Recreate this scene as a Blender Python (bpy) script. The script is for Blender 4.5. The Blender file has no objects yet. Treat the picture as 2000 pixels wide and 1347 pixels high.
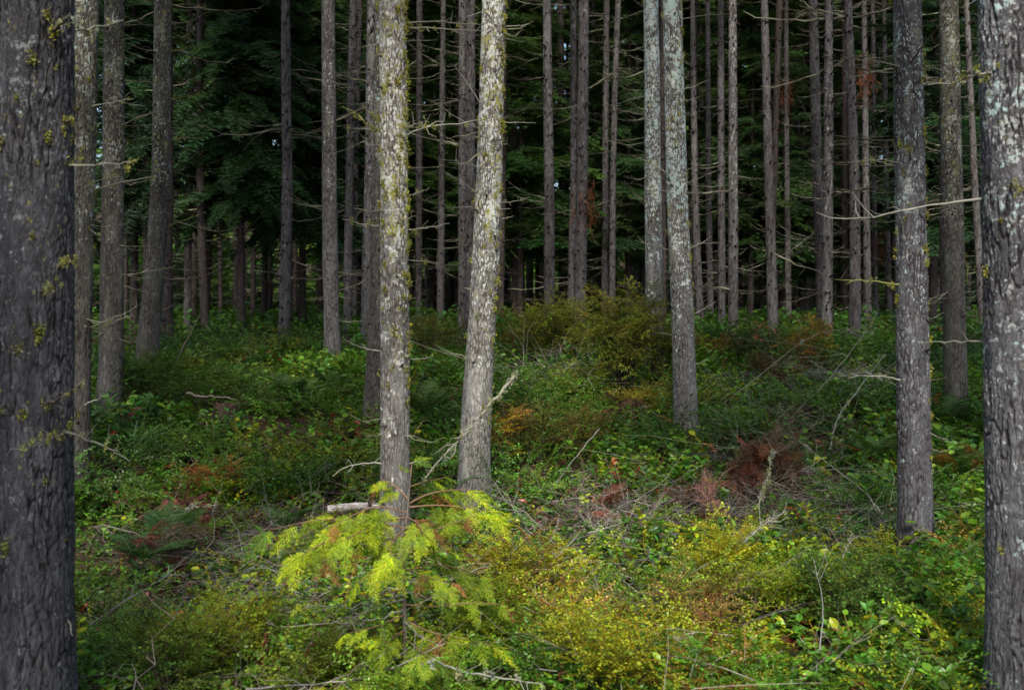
import bpy, math, random
import numpy as np

rng = np.random.default_rng(11)
random.seed(11)
PI = math.pi
scene = bpy.context.scene
COL = scene.collection

# ------------------------------------------------------------------ camera model
FPX = 2000.0
CAMZ = 1.6
PITCH = math.atan(33.5 / FPX)
cp, sp = math.cos(PITCH), math.sin(PITCH)

def at(px, py, D):
    """world point at depth D (metres along +Y) seen at picture position px,py (2000x1347)"""
    u = (px - 1000) / FPX
    v = -(py - 673.5) / FPX
    dy = cp + v * sp
    dz = -sp + v * cp
    s = D / dy
    return np.array([u * s, D, CAMZ + dz * s])

def proj(P):
    x, y, z = P[:, 0], P[:, 1], P[:, 2] - CAMZ
    f = y * cp - z * sp
    u = y * sp + z * cp
    return 1000 + FPX * x / f, 673.5 - FPX * u / f

# ------------------------------------------------------------------ noise helpers
def _h(ix, iy, iz, seed):
    with np.errstate(over='ignore'):
        n = (ix.astype(np.int64) * 374761393 + iy.astype(np.int64) * 668265263 + iz.astype(np.int64) * 2147483647 + seed * 974634777) & 0xFFFFFFFF
        n = ((n ^ (n >> 13)) * 1274126177) & 0xFFFFFFFF
        n = (n ^ (n >> 16)) & 0xFFFFFF
    return n / float(0xFFFFFF)

def vnoise(x, y, z, seed=0):
    ix, iy, iz = np.floor(x), np.floor(y), np.floor(z)
    fx, fy, fz = x - ix, y - iy, z - iz
    fx, fy, fz = fx * fx * (3 - 2 * fx), fy * fy * (3 - 2 * fy), fz * fz * (3 - 2 * fz)
    r = 0
    for a in (0, 1):
        for b in (0, 1):
            for c in (0, 1):
                w = (fx if a else 1 - fx) * (fy if b else 1 - fy) * (fz if c else 1 - fz)
                r = r + w * _h(ix + a, iy + b, iz + c, seed)
    return r

def fbm(x, y, z, seed=0, o=3):
    r, a, s = 0, 0.5, 1.0
    for k in range(o):
        r = r + a * vnoise(x * s, y * s, z * s, seed + k)
        a *= 0.5
        s *= 2.1
    return r

# ------------------------------------------------------------------ ground
GY = np.array([-60, 3, 5, 7, 8.4, 10, 11, 13, 15, 18, 25, 40, 60, 90, 150, 300.])
GZ = np.array([-0.4, -0.10, -0.10, -0.08, 0.08, 0.38, 0.62, 0.92, 1.08, 1.36, 1.55, 1.85, 2.6, 7.0, 17.0, 40.])

def gz(x, y):
    x = np.asarray(x, float)
    y = np.asarray(y, float)
    z = np.interp(y, GY, GZ)
    z = z + 0.10 * (vnoise(x * 0.55 + 9, y * 0.55, 0 * x, 3) - 0.5) + 0.10 * (vnoise(x * 1.7, y * 1.7, 0 * x, 4) - 0.5)
    far = np.clip((y - 30) / 60, 0, 1)
    z = z + far * 5 * (vnoise(x * 0.03, y * 0.03, 0 * x, 5) - 0.5)
    return z

def gzs(x, y):
    return float(gz(np.array([x]), np.array([y]))[0])

def hit(px, py, lift=0.0):
    """where the sight line through px,py meets the ground (lifted)"""
    D = np.linspace(2.5, 60, 2400)
    pts = np.array([at(px, py, d) for d in (1.0,)])[0] - np.array([0, 0, CAMZ])
    P = D[:, None] * pts[None, :]
    z = P[:, 2] + CAMZ
    g = gz(P[:, 0], P[:, 1]) + lift
    k = np.argmax(z < g)
    if not (z < g).any():
        k = 900
    return P[k, 0], P[k, 1]

# ------------------------------------------------------------------ mesh accumulator
class Acc:
    def __init__(s):
        s.V, s.C, s.K = [], [], []
        s.F = []
        s.n = 0

    def add(s, V, F, C=None, X=None):
        V = np.asarray(V, float).reshape(-1, 3)
        if not isinstance(F, (list, tuple)):
            F = [F]
        for f in F:
            if len(f):
                s.F.append(np.asarray(f, np.int64) + s.n)
        if C is None:
            C = np.ones((len(V), 3)) * 0.5
        C = np.asarray(C, float)
        if C.ndim == 1:
            C = np.tile(C, (len(V), 1))
        s.V.append(V)
        s.C.append(C)
        s.K.append(np.zeros(len(V)) if X is None else np.asarray(X, float))
        s.n += len(V)

    def mesh(s, name, mat, smooth=False):
        me = bpy.data.meshes.new(name)
        V = np.concatenate(s.V).astype(np.float32)
        C = np.concatenate(s.C).astype(np.float32)
        K = np.concatenate(s.K).astype(np.float32)
        loops = np.concatenate([f.ravel() for f in s.F]).astype(np.int32)
        tot = np.concatenate([np.full(len(f), f.shape[1]) for f in s.F]).astype(np.int32)
        start = np.concatenate([[0], np.cumsum(tot)[:-1]]).astype(np.int32)
        me.vertices.add(len(V))
        me.vertices.foreach_set('co', V.ravel())
        me.loops.add(len(loops))
        me.loops.foreach_set('vertex_index', loops)
        me.polygons.add(len(tot))
        me.polygons.foreach_set('loop_start', start)
        me.polygons.foreach_set('loop_total', tot)
        me.polygons.foreach_set('use_smooth', np.full(len(tot), smooth))
        a = me.attributes.new('Col', 'FLOAT_COLOR', 'POINT')
        a.data.foreach_set('color', np.concatenate([C, np.ones((len(C), 1), np.float32)], 1).ravel())
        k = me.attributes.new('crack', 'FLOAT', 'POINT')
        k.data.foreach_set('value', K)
        me.update(calc_edges=True)
        me.materials.append(mat)
        return me

def link(name, me, parent=None, loc=None):
    o = bpy.data.objects.new(name, me)
    COL.objects.link(o)
    if parent is not None:
        o.parent = parent
    if loc is not None:
        o.location = loc
    return o

def tag(o, label=None, cat=None, group=None, kind=None):
    if label: o['label'] = label
    if cat: o['category'] = cat
    if group: o['group'] = group
    if kind: o['kind'] = kind
    return o

def empty(name, loc, label, cat, group=None):
    o = bpy.data.objects.new(name, None)
    COL.objects.link(o)
    o.location = loc
    o.empty_display_size = 0.2
    return tag(o, label, cat, group)

def norm(v):
    return v / np.maximum(np.linalg.norm(v, axis=-1, keepdims=True), 1e-9)

def frames(d, up):
    """rotation matrices (n,3,3) whose columns are x=along d, y=side, z=up-ish normal"""
    x = norm(d)
    y = norm(np.cross(up, x))
    z = np.cross(x, y)
    return np.stack([x, y, z], -1)

def inst(acc, P, R, T, S, C):
    V, F, c = P
    n = len(T)
    S = np.broadcast_to(np.asarray(S, float), (n,))
    VV = np.einsum('nij,vj->nvi', R * S[:, None, None], V) + T[:, None, :]
    nv = len(V)
    off = (np.arange(n) * nv)
    FF = [(f[None] + off[:, None, None]).reshape(-1, f.shape[1]) for f in F]
    CC = c[None, :, :] * C[:, None, :]
    acc.add(VV.reshape(-1, 3), FF, CC.reshape(-1, 3))

def tube(pts, rad, ns=6):
    pts = np.asarray(pts, float)
    n = len(pts)
    rad = np.broadcast_to(np.asarray(rad, float), (n,))
    t = norm(np.gradient(pts, axis=0))
    ref = np.array([0, 0, 1.0]) if abs(t[:, 2]).mean() < 0.8 else np.array([1.0, 0, 0])
    a = norm(np.cross(t, ref))
    b = np.cross(t, a)
    th = np.arange(ns) * 2 * PI / ns
    V = pts[:, None] + rad[:, None, None] * (np.cos(th)[None, :, None] * a[:, None] + np.sin(th)[None, :, None] * b[:, None])
    i = np.arange(n - 1)[:, None] * ns
    j = np.arange(ns)[None]
    k = (j + 1) % ns
    F = np.stack([i + j, i + k, i + ns + k, i + ns + j], -1).reshape(-1, 4)
    return V.reshape(-1, 3), F

def strips(p0, p1, w, taper=0.35, wv=None, r=rng):
    """flat tapered quads from p0 to p1, random roll unless the width direction is given"""
    d = p1 - p0
    if wv is None:
        wv = np.cross(d, r.normal(size=d.shape))
    wv = norm(wv) * np.broadcast_to(np.asarray(w, float), (len(p0),))[:, None]
    V = np.stack([p0 - wv, p0 + wv, p1 + wv * taper, p1 - wv * taper], 1).reshape(-1, 3)
    F = np.arange(len(p0) * 4).reshape(-1, 4)
    return V, F

def smooth_path(P, n):
    P = np.asarray(P, float)
    s = np.concatenate([[0], np.cumsum(np.linalg.norm(np.diff(P, axis=0), axis=1))])
    t = np.linspace(0, s[-1], n)
    Q = np.stack([np.interp(t, s, P[:, i]) for i in range(3)], 1)
    for _ in range(2):
        Q[1:-1] = (Q[:-2] + 2 * Q[1:-1] + Q[2:]) / 4
    return Q

# ------------------------------------------------------------------ materials
def new_mat(name):
    m = bpy.data.materials.new(name)
    m.use_nodes = True
    nt = m.node_tree
    nt.nodes.clear()
    return m, nt

def N(nt, t, **kw):
    n = nt.nodes.new(t)
    for k, v in kw.items():
        if k.startswith('i_'):
            n.inputs[k[2:].replace('_', ' ')].default_value = v
        else:
            setattr(n, k, v)
    return n

def ramp(nt, pts):
    n = nt.nodes.new('ShaderNodeValToRGB')
    e = n.color_ramp.elements
    while len(e) < len(pts):
        e.new(0.5)
    for i, (p, c) in enumerate(pts):
        e[i].position = p
        e[i].color = c if len(c) == 4 else (*c, 1)
    return n

def mixc(nt, f, a, b):
    n = nt.nodes.new('ShaderNodeMix')
    n.data_type = 'RGBA'
    for key, v in ((0, f), (6, a), (7, b)):
        if hasattr(v, 'is_output') or hasattr(v, 'links'):
            nt.links.new(v, n.inputs[key])
        else:
            n.inputs[key].default_value = v if key == 0 else (*v, 1)
    return n.outputs[2]

def foliage_mat(name, trans=0.3, rough=0.5, spec=0.35, tcol=(1.15, 1.2, 0.6)):
    m, nt = new_mat(name)
    at_ = N(nt, 'ShaderNodeAttribute', attribute_name='Col')
    geo = N(nt, 'ShaderNodeTexCoord')
    no = N(nt, 'ShaderNodeTexNoise', i_Scale=28.0, i_Detail=2.0)
    nt.links.new(geo.outputs['Object'], no.inputs['Vector'])
    mr = N(nt, 'ShaderNodeMapRange')
    mr.inputs['To Min'].default_value = 0.72
    mr.inputs['To Max'].default_value = 1.28
    nt.links.new(no.outputs['Fac'], mr.inputs['Value'])
    vm = N(nt, 'ShaderNodeVectorMath', operation='SCALE')
    nt.links.new(at_.outputs['Color'], vm.inputs[0])
    nt.links.new(mr.outputs['Result'], vm.inputs['Scale'])
    b = N(nt, 'ShaderNodeBsdfPrincipled')
    b.inputs['Roughness'].default_value = rough
    b.inputs['Specular IOR Level'].default_value = spec
    nt.links.new(vm.outputs['Vector'], b.inputs['Base Color'])
    out = N(nt, 'ShaderNodeOutputMaterial')
    if trans > 0:
        tm = N(nt, 'ShaderNodeVectorMath', operation='MULTIPLY')
        tm.inputs[1].default_value = tcol
        nt.links.new(vm.outputs['Vector'], tm.inputs[0])
        t = N(nt, 'ShaderNodeBsdfTranslucent')
        nt.links.new(tm.outputs['Vector'], t.inputs['Color'])
        mx = N(nt, 'ShaderNodeMixShader')
        mx.inputs[0].default_value = trans
        nt.links.new(b.outputs[0], mx.inputs[1])
        nt.links.new(t.outputs[0], mx.inputs[2])
        nt.links.new(mx.outputs[0], out.inputs['Surface'])
    else:
        nt.links.new(b.outputs[0], out.inputs['Surface'])
    return m

def bark_mat(name, c1, c2, crackc=(0.030, 0.020, 0.018), pale=0.5, palec=(0.46, 0.47, 0.41), blue=0.0, moss=0.3, zlo=0.2, zhi=2.6, fs=1.0, hw0=0.22):
    """conifer bark: plates and fissures, crusts of pale / blue-green lichen and yellow moss that get denser up the stem"""
    m, nt = new_mat(name)
    L = nt.links.new
    tc = N(nt, 'ShaderNodeTexCoord')
    oi = N(nt, 'ShaderNodeObjectInfo')
    off = N(nt, 'ShaderNodeVectorMath', operation='SCALE')
    cmb = N(nt, 'ShaderNodeCombineXYZ')
    for i in range(3):
        L(oi.outputs['Random'], cmb.inputs[i])
    L(cmb.outputs[0], off.inputs[0])
    off.inputs['Scale'].default_value = 57.0
    add = N(nt, 'ShaderNodeVectorMath', operation='ADD')
    L(tc.outputs['Object'], add.inputs[0])
    L(off.outputs[0], add.inputs[1])
    P = add.outputs[0]
    mp = N(nt, 'ShaderNodeMapping')
    mp.inputs['Scale'].default_value = (1, 1, 0.28)
    L(P, mp.inputs['Vector'])
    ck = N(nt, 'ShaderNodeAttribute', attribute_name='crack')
    n1 = N(nt, 'ShaderNodeTexNoise', i_Scale=22.0, i_Detail=6.0, i_Roughness=0.65)
    L(mp.outputs[0], n1.inputs['Vector'])
    r1 = ramp(nt, [(0.32, (0, 0, 0)), (0.68, (1, 1, 1))])
    L(n1.outputs['Fac'], r1.inputs[0])
    base = mixc(nt, r1.outputs[0], c1, c2)
    # broad tone
    n2 = N(nt, 'ShaderNodeTexNoise', i_Scale=3.0, i_Detail=3.0)
    L(mp.outputs[0], n2.inputs['Vector'])
    mr = N(nt, 'ShaderNodeMapRange')
    mr.inputs['From Min'].default_value = 0.3
    mr.inputs['From Max'].default_value = 0.7
    mr.inputs['To Min'].default_value = 0.7
    mr.inputs['To Max'].default_value = 1.3
    L(n2.outputs['Fac'], mr.inputs['Value'])
    sc = N(nt, 'ShaderNodeVectorMath', operation='SCALE')
    L(base, sc.inputs[0])
    L(mr.outputs[0], sc.inputs['Scale'])
    base = sc.outputs[0]
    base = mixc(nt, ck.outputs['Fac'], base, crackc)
    # fine scaly fissures between the modelled ones
    wn = N(nt, 'ShaderNodeTexNoise', i_Scale=26.0, i_Detail=4.0)
    L(mp.outputs[0], wn.inputs['Vector'])
    wv = N(nt, 'ShaderNodeMix'); wv.data_type = 'RGBA'; wv.blend_type = 'LINEAR_LIGHT'
    wv.inputs[0].default_value = 0.045
    L(mp.outputs[0], wv.inputs[6]); L(wn.outputs['Color'], wv.inputs[7])
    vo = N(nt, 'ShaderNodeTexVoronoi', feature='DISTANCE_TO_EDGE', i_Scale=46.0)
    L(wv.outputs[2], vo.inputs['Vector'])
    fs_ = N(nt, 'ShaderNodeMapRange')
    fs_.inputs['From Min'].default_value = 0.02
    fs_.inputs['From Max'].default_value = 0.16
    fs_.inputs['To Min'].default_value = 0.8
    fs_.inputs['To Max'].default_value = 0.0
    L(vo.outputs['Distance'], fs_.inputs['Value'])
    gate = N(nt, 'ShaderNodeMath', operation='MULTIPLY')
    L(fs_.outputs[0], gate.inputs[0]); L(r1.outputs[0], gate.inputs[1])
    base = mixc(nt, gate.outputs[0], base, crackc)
    vc = N(nt, 'ShaderNodeTexVoronoi', i_Scale=46.0)
    L(wv.outputs[2], vc.inputs['Vector'])
    vs = N(nt, 'ShaderNodeSeparateColor')
    L(vc.outputs['Color'], vs.inputs[0])
    vm_ = N(nt, 'ShaderNodeMapRange')
    vm_.inputs['To Min'].default_value = 0.72
    vm_.inputs['To Max'].default_value = 1.32
    L(vs.outputs[0], vm_.inputs['Value'])
    s2 = N(nt, 'ShaderNodeVectorMath', operation='SCALE')
    L(base, s2.inputs[0]); L(vm_.outputs[0], s2.inputs['Scale'])
    base = s2.outputs[0]
    # height up the stem -> more crust
    sx = N(nt, 'ShaderNodeSeparateXYZ')
    L(tc.outputs['Object'], sx.inputs[0])
    hz = N(nt, 'ShaderNodeMapRange')
    hz.inputs['From Min'].default_value = zlo
    hz.inputs['From Max'].default_value = zhi
    L(sx.outputs['Z'], hz.inputs['Value'])

    def crust(scale, amt, col, prev, seed, sharp=0.035, stretch=1.0):
        mpp = N(nt, 'ShaderNodeMapping')
        mpp.inputs['Location'].default_value = (seed, seed * 1.7, seed * 0.6)
        mpp.inputs['Scale'].default_value = (1, 1, stretch)
        L(P, mpp.inputs['Vector'])
        n = N(nt, 'ShaderNodeTexNoise', i_Scale=scale, i_Detail=5.0, i_Roughness=0.6, i_Distortion=0.4)
        L(mpp.outputs[0], n.inputs['Vector'])
        big = N(nt, 'ShaderNodeTexNoise', i_Scale=scale * 0.22, i_Detail=2.0)
        L(mpp.outputs[0], big.inputs['Vector'])
        s = N(nt, 'ShaderNodeMath', operation='MULTIPLY_ADD')
        L(big.outputs['Fac'], s.inputs[0])
        s.inputs[1].default_value = 0.55
        L(n.outputs['Fac'], s.inputs[2])
        h = N(nt, 'ShaderNodeMath', operation='MULTIPLY_ADD')
        L(hz.outputs[0], h.inputs[0])
        h.inputs[1].default_value = hw0
        L(s.outputs[0], h.inputs[2])
        c = N(nt, 'ShaderNodeMath', operation='MULTIPLY_ADD')
        L(ck.outputs['Fac'], c.inputs[0])
        c.inputs[1].default_value = -0.25
        L(h.outputs[0], c.inputs[2])
        th = 1.08 + 0.5 * hw0 - 0.20 * amt
        f = N(nt, 'ShaderNodeMapRange')
        f.inputs['From Min'].default_value = th - sharp
        f.inputs['From Max'].default_value = th + sharp
        L(c.outputs[0], f.inputs['Value'])
        return mixc(nt, f.outputs[0], prev, col), f.outputs[0]

    fl = []
    if pale > 0:
        base, f = crust(20.0 * fs, pale, palec, base, 3.1)
        base, f2 = crust(46.0 * fs, pale * 0.8, tuple(x * 0.8 for x in palec), base, 7.7)
        fl.append(f)
    if blue > 0:
        base, f = crust(19.0 * fs, blue, (0.36, 0.47, 0.45), base, 13.3)
    if moss > 0:
        base, f = crust(27.0 * fs, moss, (0.25, 0.24, 0.05), base, 21.9, sharp=0.06, stretch=0.6)
    b = N(nt, 'ShaderNodeBsdfPrincipled')
    b.inputs['Roughness'].default_value = 0.88
    b.inputs['Specular IOR Level'].default_value = 0.2
    L(base, b.inputs['Base Color'])
    bn = N(nt, 'ShaderNodeTexNoise', i_Scale=70.0, i_Detail=5.0, i_Roughness=0.7)
    L(mp.outputs[0], bn.inputs['Vector'])
    bu = N(nt, 'ShaderNodeBump')
    bu.inputs['Strength'].default_value = 0.7
    bu.inputs['Distance'].default_value = 0.012
    hh_ = N(nt, 'ShaderNodeMath', operation='MULTIPLY_ADD')
    L(gate.outputs[0], hh_.inputs[0]); hh_.inputs[1].default_value = -0.7
    L(bn.outputs['Fac'], hh_.inputs[2])
    L(hh_.outputs[0], bu.inputs['Height'])
    L(bu.outputs[0], b.inputs['Normal'])
    out = N(nt, 'ShaderNodeOutputMaterial')
    L(b.outputs[0], out.inputs['Surface'])
    return m

M_LEAF = foliage_mat('leaf_broad', 0.30, 0.38, 0.45)
M_FINE = foliage_mat('leaf_fine', 0.35, 0.6, 0.25)
M_NEEDLE = foliage_mat('needles', 0.36, 0.6, 0.25)
M_TWIG = foliage_mat('dead_wood', 0.0, 0.85, 0.2)
M_MOSS = foliage_mat('moss', 0.25, 0.9, 0.05)

M_BARK = {
    'dark': bark_mat('bark_dark_fissured', (0.038, 0.037, 0.043), (0.105, 0.102, 0.110), crackc=(0.010, 0.008, 0.009), pale=0.78, palec=(0.19, 0.195, 0.20), blue=0.22, moss=0.34, fs=2.2, hw0=0.06),  # dark bark; the dimming towards the edge is partly put into this colour
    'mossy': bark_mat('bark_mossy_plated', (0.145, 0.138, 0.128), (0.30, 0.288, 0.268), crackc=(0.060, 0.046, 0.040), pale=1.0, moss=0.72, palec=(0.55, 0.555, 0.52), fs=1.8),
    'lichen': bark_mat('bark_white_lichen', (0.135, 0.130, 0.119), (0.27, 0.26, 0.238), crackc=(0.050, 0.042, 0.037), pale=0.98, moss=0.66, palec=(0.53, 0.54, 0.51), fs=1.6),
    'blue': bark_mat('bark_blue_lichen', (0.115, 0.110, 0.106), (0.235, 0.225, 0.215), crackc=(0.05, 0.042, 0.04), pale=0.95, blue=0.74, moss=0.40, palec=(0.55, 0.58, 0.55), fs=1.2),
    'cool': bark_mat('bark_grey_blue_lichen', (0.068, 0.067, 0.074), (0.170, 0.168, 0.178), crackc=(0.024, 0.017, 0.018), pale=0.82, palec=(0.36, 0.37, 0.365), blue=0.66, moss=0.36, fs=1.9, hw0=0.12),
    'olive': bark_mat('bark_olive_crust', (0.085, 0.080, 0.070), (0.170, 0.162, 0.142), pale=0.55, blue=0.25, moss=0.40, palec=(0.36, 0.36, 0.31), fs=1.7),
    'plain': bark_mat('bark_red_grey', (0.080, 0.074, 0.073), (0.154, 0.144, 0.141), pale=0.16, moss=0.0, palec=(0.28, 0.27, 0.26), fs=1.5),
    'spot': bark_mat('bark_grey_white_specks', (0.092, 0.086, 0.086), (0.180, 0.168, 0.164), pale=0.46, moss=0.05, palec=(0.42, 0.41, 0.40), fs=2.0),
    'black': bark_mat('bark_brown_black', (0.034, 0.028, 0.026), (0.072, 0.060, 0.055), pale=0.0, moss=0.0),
}

# ground
def ground_mat():
    m, nt = new_mat('forest_floor')
    L = nt.links.new
    tc = N(nt, 'ShaderNodeTexCoord')
    n = N(nt, 'ShaderNodeTexNoise', i_Scale=9.0, i_Detail=8.0, i_Roughness=0.7)
    L(tc.outputs['Object'], n.inputs['Vector'])
    r = ramp(nt, [(0.3, (0.022, 0.015, 0.010)), (0.5, (0.06, 0.042, 0.027)), (0.62, (0.10, 0.066, 0.04)), (0.75, (0.05, 0.055, 0.02))])
    L(n.outputs['Fac'], r.inputs[0])
    v = N(nt, 'ShaderNodeTexVoronoi', i_Scale=45.0)
    L(tc.outputs['Object'], v.inputs['Vector'])
    c = mixc(nt, 0.35, (0, 0, 0), (1, 1, 1))
    sc = N(nt, 'ShaderNodeMix')
    sc.data_type = 'RGBA'
    sc.blend_type = 'MULTIPLY'
    sc.inputs[0].default_value = 0.6
    L(r.outputs[0], sc.inputs[6])
    L(v.outputs['Color'], sc.inputs[7])
    b = N(nt, 'ShaderNodeBsdfPrincipled')
    b.inputs['Roughness'].default_value = 0.95
    b.inputs['Specular IOR Level'].default_value = 0.1
    L(sc.outputs[2], b.inputs['Base Color'])
    bu = N(nt, 'ShaderNodeBump')
    bu.inputs['Strength'].default_value = 0.8
    bu.inputs['Distance'].default_value = 0.03
    L(n.outputs['Fac'], bu.inputs['Height'])
    L(bu.outputs[0], b.inputs['Normal'])
    o = N(nt, 'ShaderNodeOutputMaterial')
    L(b.outputs[0], o.inputs['Surface'])
    return m

def build_ground():
    xs = np.unique(np.concatenate([np.linspace(-400, -40, 30), np.linspace(-40, -9, 50), np.linspace(-9, 9, 150), np.linspace(9, 40, 50), np.linspace(40, 400, 30)]))
    ys = np.unique(np.concatenate([np.linspace(-60, 2, 20), np.linspace(2, 20, 160), np.linspace(20, 60, 80), np.linspace(60, 400, 60)]))
    X, Y = np.meshgrid(xs, ys)
    Z = gz(X.ravel(), Y.ravel())
    V = np.stack([X.ravel(), Y.ravel(), Z], 1)
    nx = len(xs)
    i = (np.arange(len(ys) - 1)[:, None] * nx + np.arange(nx - 1)[None]).ravel()
    F = np.stack([i, i + 1, i + nx + 1, i + nx], 1)
    a = Acc()
    a.add(V, F)
    o = link('ground', a.mesh('ground', ground_mat(), True))
    tag(o, 'brown forest floor of needles and soil under the undergrowth', 'ground', kind='structure')

build_ground()

# ------------------------------------------------------------------ bark relief
def worley(u, v, nu, seed):
    """F1,F2 on a cylinder: u in cells (wraps at nu), v in cells"""
    iu, iv = np.floor(u), np.floor(v)
    f1 = np.full(u.shape, 9.0)
    f2 = np.full(u.shape, 9.0)
    for a in (-1, 0, 1):
        for b in (-1, 0, 1):
            cu, cv = iu + a, iv + b
            w = np.mod(cu, nu)
            px = cu + 0.15 + 0.7 * _h(w, cv, 0 * w, seed)
            py = cv + 0.05 + 0.9 * _h(w, cv, 0 * w + 1, seed)
            d = np.hypot(px - u, py - v)
            m = d < f1
            f2 = np.where(m, f1, np.minimum(f2, d))
            f1 = np.where(m, d, f1)
    return f1, f2

def trunk_acc(P, Rr, ns, dz, seed, cw=0.03, ch=0.11, amp=0.006, ztop_dense=None, flare=0.35, stubs=0, cwid=0.24):
    """P: polyline (local coords), Rr radii. Dense rings below ztop_dense, coarse ones above."""
    P = np.asarray(P, float)
    Rr = np.asarray(Rr, float)
    z0, z1 = P[0, 2], P[-1, 2]
    zd = z1 if ztop_dense is None else min(ztop_dense, z1)
    zs = np.arange(z0, zd, dz)
    if zd < z1 - 0.01:
        zs = np.concatenate([zs, np.linspace(zd, z1, max(3, int((z1 - zd) / 0.8)))])
    else:
        zs = np.append(zs, z1)
    cx = np.interp(zs, P[:, 2], P[:, 0])
    cy = np.interp(zs, P[:, 2], P[:, 1])
    k = max(1, int(0.15 / dz))
    ker = np.ones(2 * k + 1) / (2 * k + 1)
    if len(zs) > 4 * k:
        cx = np.convolve(np.pad(cx, k, mode='edge'), ker, 'valid')
        cy = np.convolve(np.pad(cy, k, mode='edge'), ker, 'valid')
    r = np.interp(zs, P[:, 2], Rr)
    h = zs - z0
    th = np.arange(ns) * 2 * PI / ns
    TH, ZS = np.meshgrid(th, zs)
    RB = np.repeat(r[:, None], ns, 1)
    c, s = np.cos(TH), np.sin(TH)
    lob = 0.6 + 0.8 * vnoise(c * 1.6 + seed, s * 1.6, ZS * 0 + 1, seed)
    RB = RB * (1 + flare * lob * np.exp(-np.maximum(h, 0)[:, None] / 0.28))
    RB = RB * (1 + 0.10 * (vnoise(c * 1.1 + seed * 3.1, s * 1.1, ZS * 1.3, seed + 5) - 0.5) + 0.03 * (vnoise(c * 3, s * 3, ZS * 7, seed + 6) - 0.5))
    nu = max(6, round(2 * PI * r.max() / cw))
    warp = fbm(c * 2.5 + seed, s * 2.5, ZS * 5, seed + 9, 3)
    warp2 = fbm(c * 2.5 + seed + 40, s * 2.5, ZS * 5, seed + 19, 3)
    u = TH / (2 * PI) * nu + 1.9 * (warp - 0.44) + 0.7 * (fbm(c * 9 + 3, s * 9, ZS * 14, seed + 41, 2) - 0.37)
    v = ZS / ch + 2.2 * (warp2 - 0.44)
    f1, f2 = worley(u, v, nu, seed)
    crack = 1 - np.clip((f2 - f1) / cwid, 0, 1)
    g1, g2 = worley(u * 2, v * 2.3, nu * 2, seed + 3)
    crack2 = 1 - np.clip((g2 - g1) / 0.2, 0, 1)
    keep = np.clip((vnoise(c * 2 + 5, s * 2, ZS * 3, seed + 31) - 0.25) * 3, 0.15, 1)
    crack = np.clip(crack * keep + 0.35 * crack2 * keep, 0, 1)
    fine = fbm(c * 22 * r.max() / 0.12, s * 22 * r.max() / 0.12, ZS * 60, seed + 13, 2)
    plate = vnoise(np.floor(u), np.floor(v), 0 * u, seed + 2)
    if cwid < 0.2:
        flake = vnoise(c * 7 + warp * 3, s * 7, ZS * 13 + warp2 * 4, seed + 51)
        RB = RB + 0.0035 * (np.floor(flake * 5) / 5 - 0.4) + 0.0022 * (fbm(c * 34, s * 34, ZS * 110, seed + 57, 2) - 0.37)
    RB = RB + amp * (-1.5 * crack + 1.5 * (fine - 0.4) + 0.25 * (plate - 0.5))
    V = np.stack([cx[:, None] + RB * c, cy[:, None] + RB * s, ZS], -1).reshape(-1, 3)
    i = np.arange(len(zs) - 1)[:, None] * ns
    j = np.arange(ns)[None]
    kk = (j + 1) % ns
    F = np.stack([i + j, i + kk, i + ns + kk, i + ns + j], -1).reshape(-1, 4)
    a = Acc()
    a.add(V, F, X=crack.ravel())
    # short broken stubs in loose whorls, dark knots on the bark
    if stubs:
        q = np.random.default_rng(seed + 77)
        z = z0 + 0.3
        while z < zd:
            for _ in range(q.integers(3, 7) if ns < 60 else q.integers(0, 3)):
                zz = z + q.normal() * 0.035
                if zz > zd: continue
                t = q.uniform(0, 2 * PI)
                rr = np.interp(zz, zs, r)
                b0 = np.array([np.interp(zz, zs, cx), np.interp(zz, zs, cy), zz])
                dr = np.array([math.cos(t), math.sin(t), q.uniform(-0.3, 0.6)])
                ln = q.uniform(0.02, 0.06) * stubs
                tv, tf = tube([b0 + dr * (rr - 0.02), b0 + dr * (rr + 0.012), b0 + dr * (rr + ln)], np.array([0.021, 0.013, 0.005]) * (0.62 if ns > 60 else 1.0), 6)
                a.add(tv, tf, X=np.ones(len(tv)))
            z += q.uniform(0.16, 0.34)
    return a, (lambda zz: (np.interp(zz, zs, cx), np.interp(zz, zs, cy), np.interp(zz, zs, r)))

def moss_tufts(spots, size, q, col=(0.27, 0.27, 0.05)):
    """spots: list of (point, outward normal); little beards of fine yellow-green threads"""
    a = Acc()
    for (p, nrm) in spots:
        s = size * q.uniform(0.5, 1.4)
        n = int(44 * q.uniform(0.7, 1.4))
        o = q.normal(size=(n, 3)) * np.array([0.45, 0.45, 0.8]) * s
        o -= np.outer(np.minimum(o @ nrm, 0), nrm) * 1.0
        p0 = p + o * 0.8
        d = norm(q.normal(size=(n, 3)) + nrm * 0.9 + np.array([0, 0, -0.4])) * s * q.uniform(0.2, 0.6, (n, 1))
        V, F = strips(p0, p0 + d, s * 0.16, 0.4, r=q)
        c = np.array(col) * q.uniform(0.6, 1.35, (n, 1)) * np.array([1, q.uniform(0.9, 1.1), q.uniform(0.7, 1.8)])
        a.add(V, F, np.repeat(c, 4, 0))
    return a

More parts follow.
